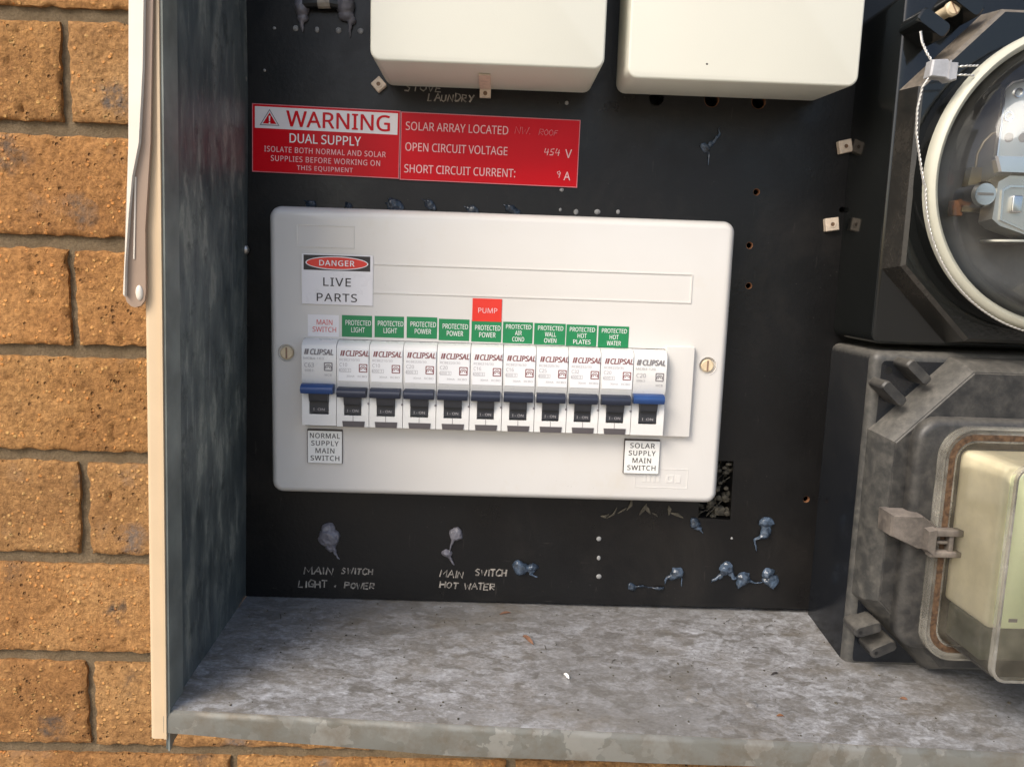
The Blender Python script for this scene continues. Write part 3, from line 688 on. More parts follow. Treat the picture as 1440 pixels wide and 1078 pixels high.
plug('blue sealant blob with curled drip, leftmost of three joined in a row', 'wax', [(138.6, -165.5, 4.4, 4.4, 3.4), (136, -170, 2.2, 1.6, 2)], [([(134.6, -170, 1), (131.2, -172.4, .8), (130.2, -175, .5)], [.8, .8, .4]), ([(141, -168, 1.2), (144, -171.5, 1)], [1.6, 1.0])])
plug('blue sealant blob in the middle of three joined in a row', 'wax', [(149.8, -170.8, 4.6, 4.0, 3.4), (147.6, -174, 2.8, 2.8, 2.6)], [([(153, -173, 1), (157, -173.2, .7), (160.5, -172.8, .8)], [.9, .4, .5])])
plug('blue sealant blob with folded lip, rightmost of three joined in a row', 'wax', [(163.8, -167.6, 4.0, 2.8, 3), (165.4, -172.2, 4.8, 3.2, 3.2)], [([(166, -175, 1), (169, -175.6, .7)], [1.0, .6])])
plug('small blue sealant plug with a vertical thread under the right cream box', 'wax', [(110.4, 72.6, 3.2, 3.0, 2.2), (114, 75.4, 2.0, 1.8, 1.8)], [([(115, 76.4, 1), (117.6, 80, .7), (118.2, 85, .4)], [1.2, .7, .3]), ([(112.6, 70, .8), (112.4, 63, .4)], [.7, .3])])
for x, z, s, lab in ((-102.8, 35.2, 2.6, 'dark sealant knob at the far left above the white enclosure'), (-82.4, 34.6, 2.0, 'smallest dark sealant knob above the white enclosure, second from left'),
                     (-58.0, 36.0, 3.9, 'widest dark sealant knob above the white enclosure'), (-38.6, 37.2, 3.1, 'dark sealant knob with a bright top above the white enclosure, fourth from left'),
                     (-15.2, 35.4, 3.1, 'dark sealant knob above the white enclosure, second from right'), (6.7, 36.6, 3.3, 'round dark sealant knob above the enclosure, last of the row to the right')):
    plug(lab, 'wax_dark', [(x, z, s, s * .85, 2.6), (x + .8 * s, z - 1, s * .6, s * .6, 2)], [([(x - s * .6, z + 1, 1), (x - s * 1.3, z + 2.4, .5)], [.8, .3])], 'dark sealant knobs above the enclosure')

# cable link at the top left
lk = thing('cable_link', 'short black cable link with grey tag between two wax covered bolts', 'cable', (-96, 133, 0))
c = MB(); c.tube([(-108, 137, 3), (-100, 137.6, 4), (-92, 138, 4), (-84, 137.2, 3)], 2.6, 10); c.build('cable', 'cable_black', lk)
c = MB(); c.tube([(-97.6, 137.7, 4.1), (-91.4, 138, 4.1)], 2.95, 10); c.build('number_tag', 'tag_grey', lk)
def waxpart(balls, tails, parent, mat='wax_grey'):
    mb = MB()
    for x, z, rx, rz, rd in balls: mb.ball(x, z, rd * .3, rx, rz, rd, 2)
    for path, rad in tails: mb.tube(path, rad, 7)
    tmp = bpy.data.objects.new('t', mb.mesh('t', 0)); COL.objects.link(tmp)
    m = tmp.modifiers.new('r', 'REMESH'); m.mode = 'VOXEL'; m.voxel_size = .0004
    tmp.modifiers.new('s', 'SMOOTH').iterations = 3
    me = evaluated(tmp, 'wax_cap')
    for v in me.vertices: v.co += Vector((noise.noise(v.co * 350), noise.noise(v.co * 350 + Vector((4, 4, 4))), noise.noise(v.co * 350 + Vector((8, 1, 4))))) * .0003
    me.polygons.foreach_set('use_smooth', [True] * len(me.polygons)); place(me, 'wax_cap', mat, parent)
waxpart([(-106.8, 135.8, 4.0, 5, 5), (-106.6, 130.8, 3, 2.4, 3)], [([(-107, 131, 2), (-106.8, 126.5, 1), (-106.6, 124, .5)], [1.6, 1, .4])], lk)
waxpart([(-84, 138, 5, 6, 6), (-83.6, 132.6, 4.4, 3, 4), (-80.6, 130.6, 2.2, 2.2, 2.6)], [([(-81.5, 130, 2), (-81.8, 126, 1), (-81.8, 122, .4)], [1.5, .9, .3])], lk)

# plastic clips
def clip(x, z, rot, sx, sz, d, label, hz=0.0):
    t = thing('cable_clip', label, 'clip', (x, z, 0), 'small ivory square clips')
    ca, sa = math.cos(R(rot)), math.sin(R(rot))
    def q(pts): return [(x + a * ca - b * sa, z + a * sa + b * ca) for a, b in pts]
    m = MB(); r0 = q(rrect(-sx, sx, -sz, sz, .5, 3)); r1 = q(rrect(-sx + .4, sx - .4, -sz + .4, sz - .4, .4, 3))
    m.loft([(r0, 0.1), (r0, d - .4), (r1, d)]); m.build('base', 'clip_ivory', t)
    c0 = q([(0, hz)])[0]; m = MB(); m.frame(circ(c0[0], c0[1], 1.75, 18), circ(c0[0], c0[1], 1.1, 18), d - .1, d + .35); m.build('collar', 'clip_ivory', t)
    m = MB(); m.prism(circ(c0[0], c0[1], 1.15, 14), d - .1, d + .12); m.build('screw', 'clip_hole', t)
clip(-66.2, 98.6, 42, 3.0, 3.0, 3, 'ivory clip turned on its corner under the left cream box')
t = thing('cable_clip', 'upright ivory clip under the middle of the left cream box', 'clip', (-9.5, 94, 0), 'small ivory square clips')
m = MB(); m.loft3([[P(x, z, d) for d, z in ((.1, 94.0), (4.6, 93.6), (5.4, 97.2), (34, 97.4), (34, 98.2), (.1, 98.3))] for x in (-12.4, -6.6)]); m.build('base', 'clip_ivory', t, smooth=0)
m = MB(); m.prism(circ(-9.5, 95.5, 1.1, 14), 4.5, 5.4); m.build('screw', 'clip_hole', t, smooth=0)
clip(186.2, 75.6, 14, 3.6, 3.4, 3.5, 'ivory clip beside the upper meter, the higher of two')
clip(182.6, 34.0, 9, 3.7, 3.5, 3.5, 'ivory clip beside the upper meter, the lower of two')

# ================================================================== CREAM BOXES
def cream_box(x0, x1, z0, label, back):
    t = thing('terminal_cover', label, 'cover box', ((x0 + x1) / 2, z0, 0), 'cream plastic boxes at the top of the board')
    m = MB(); bx0, bx1, bz0 = back; E = 1.1
    rings = [(rrect(bx0, bx1, bz0, 230, 5, 6), .15)]
    for k in range(0, 4):
        a = R(90 * k / 3); i = E * (1 - math.cos(a)); rings.append((rrect(x0 + i, x1 - i, z0 + i, 231 - i, 5 - i, 6), 48.9 + E * math.sin(a)))
    m.loft(rings); m.build('lid', 'cream_box', t)
cream_box(-63.0, 47.4, 98.4, 'plain cream plastic cover box above the red warning sign', (-63.4, 47.4, 98.8))
cream_box(58.6, 169.0, 94.9, 'plain cream plastic cover box above three drilled holes, beside the upper meter', (60.4, 171.4, 99.2))
m = MB(); m.ball(96, 102.5, 50, .55, .45, .2); tag(m.build('fly_speck', 'ink_black'), 'tiny dark speck on the right cream cover box', 'speck')

# ================================================================== SIGNS
wt, wp = -0.75, (-94.2, 68.5)
def rot(pts, tilt, pv):
    ca, sa = math.cos(R(tilt)), math.sin(R(tilt)); return [(pv[0] + (x - pv[0]) * ca - (z - pv[1]) * sa, pv[1] + (x - pv[0]) * sa + (z - pv[1]) * ca) for x, z in pts]
def rect(x0, x1, z0, z1): return [(x0, z0), (x1, z0), (x1, z1), (x0, z1)]
ws = thing('warning_sign', 'red and white WARNING dual supply sign on the black board', 'sign', (-94.2, 50.5, 0))
X0, X1, Z0, Z1 = -133.7, -54.8, 50.8, 86.2
m = MB(); m.prism(rot(rect(X0, X1, Z0, Z1), wt, wp), 0.1, 1.1); m.build('plate', 'sign_red', ws, smooth=0)
m = MB(); m.frame(rot(rect(X0, X1, Z0, Z1), wt, wp), rot(rect(X0 + .4, X1 - .4, Z0 + .4, Z1 - .4), wt, wp), 1.1, 1.18); m.build('edge', 'sign_edge', ws, smooth=0)
m = MB(); m.prism(rot(rect(X0 + 1.5, X1 - 1.4, Z1 - 12.5, Z1 - 1.4), wt, wp), 1.1, 1.2); m.build('header', 'sign_white', ws, smooth=0)
tr = [(X0 + 4.0, Z1 - 11.0), (X0 + 14.6, Z1 - 11.0), (X0 + 9.3, Z1 - 2.5)]
def shrink(pts, k):
    cx = sum(p[0] for p in pts) / len(pts); cz = sum(p[1] for p in pts) / len(pts); return [(cx + (x - cx) * k, cz + (z - cz) * k) for x, z in pts]
m = MB(); m.frame(rot(tr, wt, wp), rot(shrink(tr, .86), wt, wp), 1.2, 1.27); m.build('triangle_outline', 'ink_grey', ws, smooth=0)
m = MB(); m.prism(rot(shrink(tr, .68), wt, wp), 1.2, 1.27); m.build('triangle', 'sign_red', ws, smooth=0)
text([('!', X0 + 9.3, Z1 - 8.1, .75, 4.0)], 'ink_white', ws, 1.33, tilt=wt, pivot=wp, bold=.02)
text([('WARNING', X0 + 45.8, Z1 - 6.9, 55, 8.2)], 'sign_red', ws, 1.3, tilt=wt, pivot=wp, bold=.022)
text([('DUAL SUPPLY', X0 + 39, Z1 - 16.9, 38, 4.8)], 'ink_white', ws, 1.2, tilt=wt, pivot=wp, bold=.012)
text([('ISOLATE BOTH NORMAL AND SOLAR', X0 + 39, Z1 - 23.1, 65, 2.9), ('SUPPLIES BEFORE WORKING ON', X0 + 39.3, Z1 - 27.8, 58.5, 2.9), ('THIS EQUIPMENT', X0 + 39, Z1 - 32.4, 30, 2.9)], 'ink_pink', ws, 1.2, tilt=wt, pivot=wp, bold=.008, spacing=1.08)

stt, sp = -0.55, (-6.3, 67.2)
ss = thing('solar_sign', 'red SOLAR ARRAY LOCATED sign with handwritten values, right of the warning sign', 'sign', (-6.3, 49, 0))
X0, X1, Z0, Z1 = -54.5, 41.9, 49.4, 84.9
m = MB(); m.prism(rot(rect(X0, X1, Z0, Z1), stt, sp), 0.1, 0.9); m.build('plate', 'sign_red', ss, smooth=0)
m = MB(); m.frame(rot(rect(X0, X1, Z0, Z1), stt, sp), rot(rect(X0 + .4, X1 - .4, Z0 + .4, Z1 - .4), stt, sp), 0.9, 0.98); m.build('edge', 'sign_edge', ss, smooth=0)
text([('SOLAR ARRAY LOCATED', X0 + 30.2, Z1 - 7.2, 55, 4.4), ('OPEN CIRCUIT VOLTAGE', X0 + 30.2, Z1 - 18.0, 55, 4.4), ('SHORT CIRCUIT CURRENT:', X0 + 32.4, Z1 - 29.4, 60, 4.4)], 'ink_pink', ss, 1.0, tilt=stt, pivot=sp, bold=.006)
text([('V', X0 + 90.8, Z1 - 17.8, 3.6, 4.4), ('A', X0 + 90.6, Z1 - 29.6, 3.6, 4.4)],
     'ink_pink', ss, 1.0, tilt=stt, pivot=sp, bold=.006)
handwriting([('NW.', X0 + 61.5, Z1 - 9.0, 9, 3.4, -.01), ('ROOF', X0 + 74.3, Z1 - 9.0, 11, 3.0, .01)], 'sign_edge', ss, 0.95, .16, seed=2)
handwriting([('454', X0 + 77.6, Z1 - 19.6, 9, 3.6, .01), ('9', X0 + 84.6, Z1 - 31.0, 3, 4.0, 0)], 'ink_pink', ss, 0.95, .24, seed=6)

# ================================================================== SWITCHBOARD ENCLOSURE
FD = 15.0
enc = thing('switchboard_enclosure', 'glossy white switchboard enclosure with a row of breakers, centre of the board', 'enclosure', (2.4, -122.3, 0))
m = MB()
x0, x1, z0, z1 = -122.4, 127.2, -123.2, 33.3
rings = [(rrect(x0, x1, z0, z1, 6.5, 8), 0.2), (rrect(x0, x1, z0, z1, 6.5, 8), 6.5)]
for k in range(1, 8):
    a = R(90 * k / 7); i = 4.6 * (1 - math.cos(a)); rings.append((rrect(x0 + i, x1 - i, z0 + i, z1 - i, max(2.2, 6.5 - i * .8), 8), 6.5 + 8.5 * math.sin(a)))
m.loft(rings)
tmp = bpy.data.objects.new('b', m.mesh('b', 0)); COL.objects.link(tmp)
ct = MB(); ct.box(-102.75, 107.9, -84.3, -36.3, 7, 20)
for x in (-112.5, 115.8): ct.prism(circ(x, -44.7, 4.7, 28), 13.2, 20)
tc = bpy.data.objects.new('c', ct.mesh('c', 0)); COL.objects.link(tc)
md = tmp.modifiers.new('b', 'BOOLEAN'); md.object = tc; md.operation = 'DIFFERENCE'; md.solver = 'EXACT'
me = evaluated(tmp, 'cover'); bpy.data.objects.remove(tc)
me.polygons.foreach_set('use_smooth', [True] * len(me.polygons)); me.set_sharp_from_angle(angle=R(28))
place(me, 'cover', 'cover_white', enc)
def ridge(xa, xb, za, zb, w=.5, h=.35, name='card_frame'):
    m = MB(); m.frame(rect(xa, xb, za, zb), rect(xa + w, xb - w, za + w, zb - w), FD, FD + h); m.build(name, 'cover_white', enc, smooth=0)
ridge(-106.7, -76.2, 11.9, 23.6)
ridge(-104.5, 104.5, -11.2, 4.4, .55, .45)
ridge(79.4, 109, -113.8, -102.8, .35, .2, 'emblem_frame')
m = MB()
for k in range(4): m.box(84 + k * 2.6, 85.6 + k * 2.6, -110.6, -106.4, FD, FD + .22)
m.frame(rect(97, 101, -110.6, -106.2), rect(98, 100, -109.6, -107.2), FD, FD + .22); m.box(102, 105, -110.6, -106.4, FD, FD + .22)
m.build('emblem', 'cover_white', enc, smooth=0)
for x in (-112.5, 115.8):
    m = MB(); m.frame(circ(x, -44.7, 5.2, 32), circ(x, -44.7, 4.72, 32), FD - .02, FD + .25); m.build('screw_rim', 'cover_white', enc)
    m = MB(); m.lathe(x, -44.7, [(3.5, 13.2), (3.5, 14.8), (2.9, 15.4)], 28); s = m.build('cover_screw', 'screw_ivory', enc)
    m = MB(); m.box(x - .45, x + .45, -47.6, -41.8, 15.35, 15.5); m.build('slot', 'brown_inner', s, smooth=0)
m = MB(); m.rolled(92.0, 107.6, -84.0, -34.4, .6, 8, 18.4, .5); m.build('blank_plate', 'cover_white', enc)

# ---- circuit breakers
EDGE = [-102.3, -83.9, -66.6, -48.7, -30.9, -13.1, 4.2, 21.7, 39.0, 56.2, 73.8, 91.7]
INFO = [('C63', 'MCB4-163', 'main switch breaker with blue toggle above the NORMAL SUPPLY plate, leftmost of the row'),
        ('C10', 'RCBE210/30', 'white C10 breaker with dark toggle below the left PROTECTED LIGHT label'),
        ('C10', 'RCBE210/30', 'white C10 breaker with dark toggle below the right PROTECTED LIGHT label'),
        ('C20', 'RCBE220/30', 'white C20 breaker with dark toggle below the leftmost PROTECTED POWER label'),
        ('C20', 'RCBE220/30', 'white C20 breaker below the PROTECTED POWER label just left of PUMP'),
        ('C16', 'RCBE216/30', 'white C16 breaker below the red PUMP label'),
        ('C16', 'RCBE216/30', 'white C16 breaker below the PROTECTED AIR COND label'),
        ('C25', 'RCBE225/30', 'white C25 breaker below the PROTECTED WALL OVEN label'),
        ('C32', 'RCBE232/30', 'white C32 breaker below the PROTECTED HOT PLATES label'),
        ('C20', 'RCBE220/30', 'white C20 breaker below the PROTECTED HOT WATER label'),
        ('C20', 'MCB4-120', 'solar supply breaker with bright blue toggle, rightmost of the row')]
CACHE = {}
def xprof(mb, x0, x1, prof):            # profile (d, z) swept across x
    return mb.loft3([[P(x0, z, d) for d, z in prof], [P(x1, z, d) for d, z in prof]])
def breaker(i):
    xa, xb = EDGE[i] + .15, EDGE[i + 1] - .15; w = xb - xa; mcb = i in (0, 10)
    amps, model, label = INFO[i]
    dz = 0.25 if i == 0 else (-0.1 if i == 10 else 0.0)
    t = thing('circuit_breaker', label, 'breaker', (xa, -82.6 + dz, 8), 'circuit breakers in the enclosure row')
    o = lambda x: xa + x
    Z = lambda z: z + dz
    # body: nose with rounded top shoulder, cheeks and foot around the toggle slot
    pr = [(8, Z(-36.6)), (16.5, Z(-36.6)), (20.5, Z(-37.3)), (22.8, Z(-38.6)), (23.9, Z(-40.4)), (24.2, Z(-57.8)), (22.6, Z(-60.2)), (22.2, Z(-62.5)), (8, Z(-62.5))]
    m = MB(); xprof(m, xa, xb, pr)
    xprof(m, o(0), o(3.9), [(8, Z(-62.4)), (22.1, Z(-62.4)), (23.6, Z(-66.5)), (23.9, Z(-76.4)), (8, Z(-76.4))])
    xprof(m, xb - 3.9, xb, [(8, Z(-62.4)), (22.1, Z(-62.4)), (23.6, Z(-66.5)), (23.9, Z(-76.4)), (8, Z(-76.4))])
    xprof(m, xa, xb, [(8, Z(-76.3)), (23.9, Z(-76.3)), (23.6, Z(-82.4)), (8, Z(-82.5))])
    body = m.build('body', 'breaker_white', t, smooth=40)
    # toggle: wide bar, narrow black paddle with ON mark
    zt = Z(-59.8) if mcb else Z(-61.0)
    m = MB(); bar = [(22, zt), (26.4, zt - .1), (28.6, zt - 1.3), (29.0, zt - 3.0), (27.6, zt - 4.9), (22, zt - 5.2)]
    xprof(m, o(.2) if mcb else o(.7), xb - 1.0, bar); tg = m.build('toggle', 'toggle_blue' if mcb else 'toggle_navy', t, smooth=50)
    m = MB(); xprof(m, o(4.05), xb - 4.05, [(14, zt - 5.1), (26.6, zt - 5.1), (25.2, zt - 9.3), (24.0, zt - 9.8), (23.9, Z(-75.4)), (14, Z(-75.6))])
    m.build('paddle', 'toggle_dark', tg, smooth=30)
    m = MB(); m.box(o(4.4), xb - 4.4, zt - 9.75, zt - 9.25, 23.2, 25.6); m.build('paddle_groove', 'cable_black', tg, smooth=0)
    text([('I - ON' if not mcb else 'I  ON', o(w / 2), Z(-73.6), 6.0, 1.35)], 'ink_light', tg, 24.06, bold=.01, name='on_mark')
    if not mcb:
        m = MB(); m.box(o(1.0), xb - .35, Z(-57.6), Z(-40.6), 24.1, 24.42); m.build('printed_label', 'breaker_label', t, smooth=0)
        m = MB(); m.loft([([(o(3.4), Z(-82.3)), (o(14.6), Z(-82.3)), (o(15.0), Z(-79.3)), (o(3.0), Z(-79.3))], 23.3), ([(o(3.4), Z(-82.3)), (o(14.6), Z(-82.3)), (o(15.0), Z(-79.3)), (o(3.0), Z(-79.3))], 24.1)]); m.build('lower_window', 'slot_dark', t, smooth=0)
        m = MB(); m.box(o(8.6), o(8.85), Z(-79.2), Z(-76.2), 23.8, 24.0); m.build('seam', 'ink_grey', t, smooth=0)
        m = MB(); m.prism(circ(xb - .2, Z(-69.6), .6, 10), 23.4, 24.05); m.build('link_hole', 'ink_grey', t, smooth=0)
    pd = 24.5 if not mcb else 24.32; ink = 'ink_grey' if mcb else 'ink_maroon'; sx = -0.6 if mcb else 0.0
    # brand mark: slanted bars, then the italic name
    m = MB()
    for k, wd in ((0, .75), (1.05, .95)):
        x = o(1.9 + sx + k); s = .62
        m.prism([(x, Z(-44.3)), (x + wd, Z(-44.3)), (x + wd + s, Z(-41.4)), (x + s, Z(-41.4))], pd - .06, pd)
    m.build('brand_bars', ink, t, smooth=0)
    text([('CLIPSAL', o(10.9 + sx * .6), Z(-42.85), 12.0, 2.9)], ink, t, pd, name='brand_name', bold=.045, shear=.22)
    text([(model, o(6.9 + sx), Z(-46.3), 10.6, 1.2)], 'ink_light', t, pd, name='model_text', bold=0)
    if mcb:
        text([(amps, o(4.0), Z(-49.9), 5.0, 2.3), ('6000 3', o(3.9), Z(-52.7), 4.4, 1.2), ('MCB', o(14.0), Z(-55.0), 3.6, 1.2)], 'ink_light', t, pd, name='rating_text', bold=0)
    else:
        text([(amps, o(3.6), Z(-49.0), 4.0, 1.9), ('6000 3', o(4.0), Z(-51.9), 5.4, 1.3), ('30mA', o(7.4), Z(-55.0), 4.2, 1.0), ('RCBO', o(13.6), Z(-55.0), 4.8, 1.1)], 'ink_light', t, pd, name='rating_text', bold=0)
        m = MB(); m.frame(rect(o(1.7), o(7.6), Z(-52.9), Z(-50.9)), rect(o(1.85), o(7.45), Z(-52.75), Z(-51.05)), pd - .05, pd - .01); m.build('rating_box', 'ink_light', t, smooth=0)
    # square mark with nested arcs
    cx, cz, h = o(14.0), Z(-50.6), 2.25
    m = MB(); m.frame(rrect(cx - h, cx + h, cz - h, cz + h, .4, 3), rrect(cx - h + .5, cx + h - .5, cz - h + .5, cz + h - .5, .3, 3), pd - .06, pd)
    for rr in (.55, 1.35):
        a0 = [(cx + math.cos(R(a)) * rr, cz - .5 + math.sin(R(a)) * rr) for a in range(-20, 201, 20)]
        for p, q in zip(a0, a0[1:]):
            nx_, nz_ = (p[0] - cx) / rr * .38, (p[1] - cz + .5) / rr * .38; mx_, mz_ = (q[0] - cx) / rr * .38, (q[1] - cz + .5) / rr * .38
            m.prism([p, q, (q[0] + mx_, q[1] + mz_), (p[0] + nx_, p[1] + nz_)], pd - .05, pd)
    m.build('square_mark', ink, t, smooth=0)
for i in range(11): breaker(i)

# ---- adhesive labels on the enclosure
dl = thing('danger_label', 'white DANGER LIVE PARTS sticker with red oval, upper left of the enclosure', 'label', (-85, -18, 15))
m = MB(); m.prism(rect(-104.0, -66.4, -18.0, 8.5), FD + .5, FD + .62); m.build('sticker', 'label_white', dl, smooth=0)
m = MB(); m.prism(rect(-103.0, -67.8, 0.0, 7.9), FD + .62, FD + .7); m.build('black_band', 'ink_black', dl, smooth=0)
def ell(cx, cz, a, b, n=40): return [(cx + a * math.cos(2 * math.pi * k / n), cz + b * math.sin(2 * math.pi * k / n)) for k in range(n)]
m = MB(); m.prism(ell(-85.4, 3.9, 16.6, 3.5), FD + .7, FD + .74); m.build('oval_rim', 'ink_white', dl, smooth=0)
m = MB(); m.prism(ell(-85.4, 3.9, 16.0, 3.05), FD + .74, FD + .79); m.build('oval', 'label_red', dl, smooth=0)
text([('DANGER', -85.4, 3.9, 18.5, 2.9)], 'ink_white', dl, FD + .84, bold=.025, spacing=1.1)
text([('LIVE', -85.3, -6.0, 14.6, 4.3), ('PARTS', -85.4, -14.2, 21.3, 4.3)], 'ink_black', dl, FD + .68, bold=.012, spacing=1.12)

LB = [(-101, -84.5, -35.2, -23.6, ['MAIN', 'SWITCH'], 'label_white', 'ink_red', 'white sticker reading MAIN SWITCH in red, left of the green labels', 0),
      (-82.8, -66.7, -34.9, -23.4, ['PROTECTED', 'LIGHT'], 'label_green', 'ink_white', 'green PROTECTED LIGHT label next to the MAIN SWITCH sticker', 0),
      (-65.3, -49.6, -34.7, -23.3, ['PROTECTED', 'LIGHT'], 'label_green', 'ink_white', 'green PROTECTED LIGHT label, right one of the two', 0),
      (-48.1, -31.8, -34.6, -23.1, ['PROTECTED', 'POWER'], 'label_green', 'ink_white', 'green PROTECTED POWER label, leftmost of the three', 0),
      (-30.9, -14.5, -35.2, -23.7, ['PROTECTED', 'POWER'], 'label_green', 'ink_white', 'green PROTECTED POWER label, middle one of the three', 0),
      (-13.3, 2.8, -35.4, -23.9, ['PROTECTED', 'POWER'], 'label_green', 'ink_white', 'green PROTECTED POWER label directly under the red PUMP label', 0),
      (3.6, 19.7, -35.7, -24.2, ['PROTECTED', 'AIR', 'COND'], 'label_green', 'ink_white', 'green PROTECTED AIR COND label', 0),
      (20.5, 37.4, -35.9, -24.4, ['PROTECTED', 'WALL', 'OVEN'], 'label_green', 'ink_white', 'green PROTECTED WALL OVEN label', 0),
      (37.9, 54.4, -36.1, -24.6, ['PROTECTED', 'HOT', 'PLATES'], 'label_green', 'ink_white', 'green PROTECTED HOT PLATES label', 0),
      (55.2, 71.8, -36.3, -24.8, ['PROTECTED', 'HOT', 'WATER'], 'label_green', 'ink_white', 'green PROTECTED HOT WATER label, last at the right', 0),
      (-13.1, 2.7, -24.4, -12.2, ['PUMP'], 'label_red', 'ink_pink', 'red PUMP label above the other circuit labels', .15)]
for a, b_, c_, d_, ln, mt, ik, lab, up in LB:
    t = thing('circuit_label', lab, 'label', ((a + b_) / 2, c_, FD), 'circuit labels above the breakers')
    m = MB(); m.prism(rect(a, b_, c_, d_), FD + .05 + up, FD + .2 + up); m.build('sticker', mt, t, smooth=0)
    wdt = {'PROTECTED': 13.6, 'LIGHT': 7.2, 'POWER': 8.8, 'AIR': 3.6, 'COND': 6.4, 'WALL': 6.0, 'OVEN': 6.6, 'HOT': 4.9, 'PLATES': 9.4, 'WATER': 7.6, 'PUMP': 10.2, 'MAIN': 8.4, 'SWITCH': 12.6}
    H = d_ - c_; xc = (a + b_) / 2 + .4; L = []
    if len(ln) == 1: L = [(ln[0], xc, c_ + H * .48, wdt[ln[0]], 2.7)]
    elif len(ln) == 2: L = [(ln[0], xc + (.3 if mt == 'label_green' else .3), c_ + H * .66, wdt[ln[0]], 2.7), (ln[1], xc + .2, c_ + H * .33, wdt[ln[1]], 2.7)]
    else: L = [(s, xc, c_ + H * (.78 - .29 * k), wdt[s], 2.4) for k, s in enumerate(ln)]
    text(L, ik, t, FD + .26 + up, bold=.004)

for a, b_, c_, d_, ln, lab in ((-101.2, -82.3, -104.6, -85.8, ['NORMAL', 'SUPPLY', 'MAIN', 'SWITCH'], 'white engraved plate reading NORMAL SUPPLY MAIN SWITCH, lower left of the enclosure'),
                               (72.4, 92.0, -105.6, -86.4, ['SOLAR', 'SUPPLY', 'MAIN', 'SWITCH'], 'white engraved plate reading SOLAR SUPPLY MAIN SWITCH, lower right of the enclosure')):
    t = thing('engraved_plate', lab, 'label', ((a + b_) / 2, c_, FD), 'engraved main switch plates')
    m = MB(); m.prism(rect(a, b_, c_, d_), FD + .05, FD + 1.5); m.build('core', 'plate_edge', t, smooth=0)
    m = MB(); m.prism(rrect(a + .35, b_ - .1, c_ + .15, d_ - .75, .3, 2), FD + 1.5, FD + 1.75); m.build('face', 'plate_white', t, smooth=0)
    wd = {'NORMAL': 16.2, 'SOLAR': 13.6, 'SUPPLY': 14.8, 'MAIN': 10.2, 'SWITCH': 15.6}
    text([(s, (a + b_) / 2 + .2, d_ - 3.4 - 4.15 * k, wd[s], 2.75) for k, s in enumerate(ln)], 'ink_black', t, FD + 1.82, bold=.016, spacing=1.12)

# ================================================================== UPPER METER (round glass)
um = thing('round_meter', 'black electricity meter with round glass dome and cream ring, upper right', 'meter', (264, -28, 0))
CX, CZ = 264, 51.5
m = MB(); m.rolled(189.8, 339, -27.6, 142, 5, 0.2, 45.5, 1.6, n=5, seg=3); m.build('base', 'meter_black', um)
def octo(x0, x1, z0, z1, c, i=0.0): return [(x0 + i, z0 + c), (x0 + c, z0 + i), (x1 - c, z0 + i), (x1 - i, z0 + c), (x1 - i, z1 - c), (x1 - c, z1 - i), (x0 + c, z1 - i), (x0 + i, z1 - c)]
def octring(x0, x1, z0, z1, c, i, d):
    base = octo(x0, x1, z0, z1, c); cx, cz = (x0 + x1) / 2, (z0 + z1) / 2
    kx = 1 - 2 * i / (x1 - x0); kz = 1 - 2 * i / (z1 - z0); return ([(cx + (x - cx) * kx, cz + (z - cz) * kz) for x, z in base], d)
m = MB(); O = (191.2, 337, -26.2, 131, 36)
m.loft([octring(*O, 0, 45.4), octring(*O, 2.0, 59.5), octring(*O, 3.6, 61.2)], cap1=False); m.build('cover_edge', 'meter_edge_lit', um, smooth=25); m = MB()
# front with round opening
pts8, d8 = octring(*O, 3.6, 61.2); nseg = 64
def on_oct(a):
    dx, dz = math.cos(a), math.sin(a); best = 1e9
    for p, q in zip(pts8, pts8[1:] + pts8[:1]):
        ex, ez = q[0] - p[0], q[1] - p[1]; den = dx * ez - dz * ex
        if abs(den) < 1e-9: continue
        tt = ((p[0] - CX) * ez - (p[1] - CZ) * ex) / den; u = ((p[0] - CX) * dz - (p[1] - CZ) * dx) / den
        if tt > 0 and -1e-6 <= u <= 1 + 1e-6: best = min(best, tt)
    return (CX + dx * best, CZ + dz * best)
ang = sorted([2 * math.pi * k / nseg for k in range(nseg)] + [math.atan2(z - CZ, x - CX) % (2 * math.pi) for x, z in pts8])
outer = [on_oct(a) for a in ang]; inner = [(CX + 66.5 * math.cos(a), CZ + 66.5 * math.sin(a)) for a in ang]
m.loft([(outer, 61.2), (inner, 61.2)], cap0=False, cap1=False); m.loft([(inner, 61.2), (inner, 46)], cap0=False, cap1=False)
m.build('cover', 'meter_black', um, smooth=25)
m = MB(); m.lathe(CX, CZ, [(66.4, 46.2), (66.4, 46.4)], 64); m.build('dial_back', 'meter_inside', um)
m = MB()
sec = [(64.6, 62.0), (64.6, 72.5), (65.4, 74.6), (67.0, 75.6), (68.8, 74.8), (69.8, 72.4), (69.8, 69.5)]
m.loft([(circ(CX, CZ, r, 96), d) for r, d in sec], False, False); m.build('ring', 'ring_cream', um, smooth=50)
m = MB(); m.loft([(circ(CX, CZ, r, 96), d) for r, d in ((69.4, 69.4), (69.6, 61.3))], False, False); m.build('ring_seat', 'meter_black', um, smooth=50)
m = MB(); pr = []
for k in range(9):
    a = R(90 * k / 8); pr.append((max(.3, 64.0 * math.cos(a * .98)), 70 + 40 * math.sin(a * .98)))
m.loft([(circ(CX, CZ, r, 96), d) for r, d in pr], False, True); m.build('glass_dome', 'dome_glass', um, smooth=80)
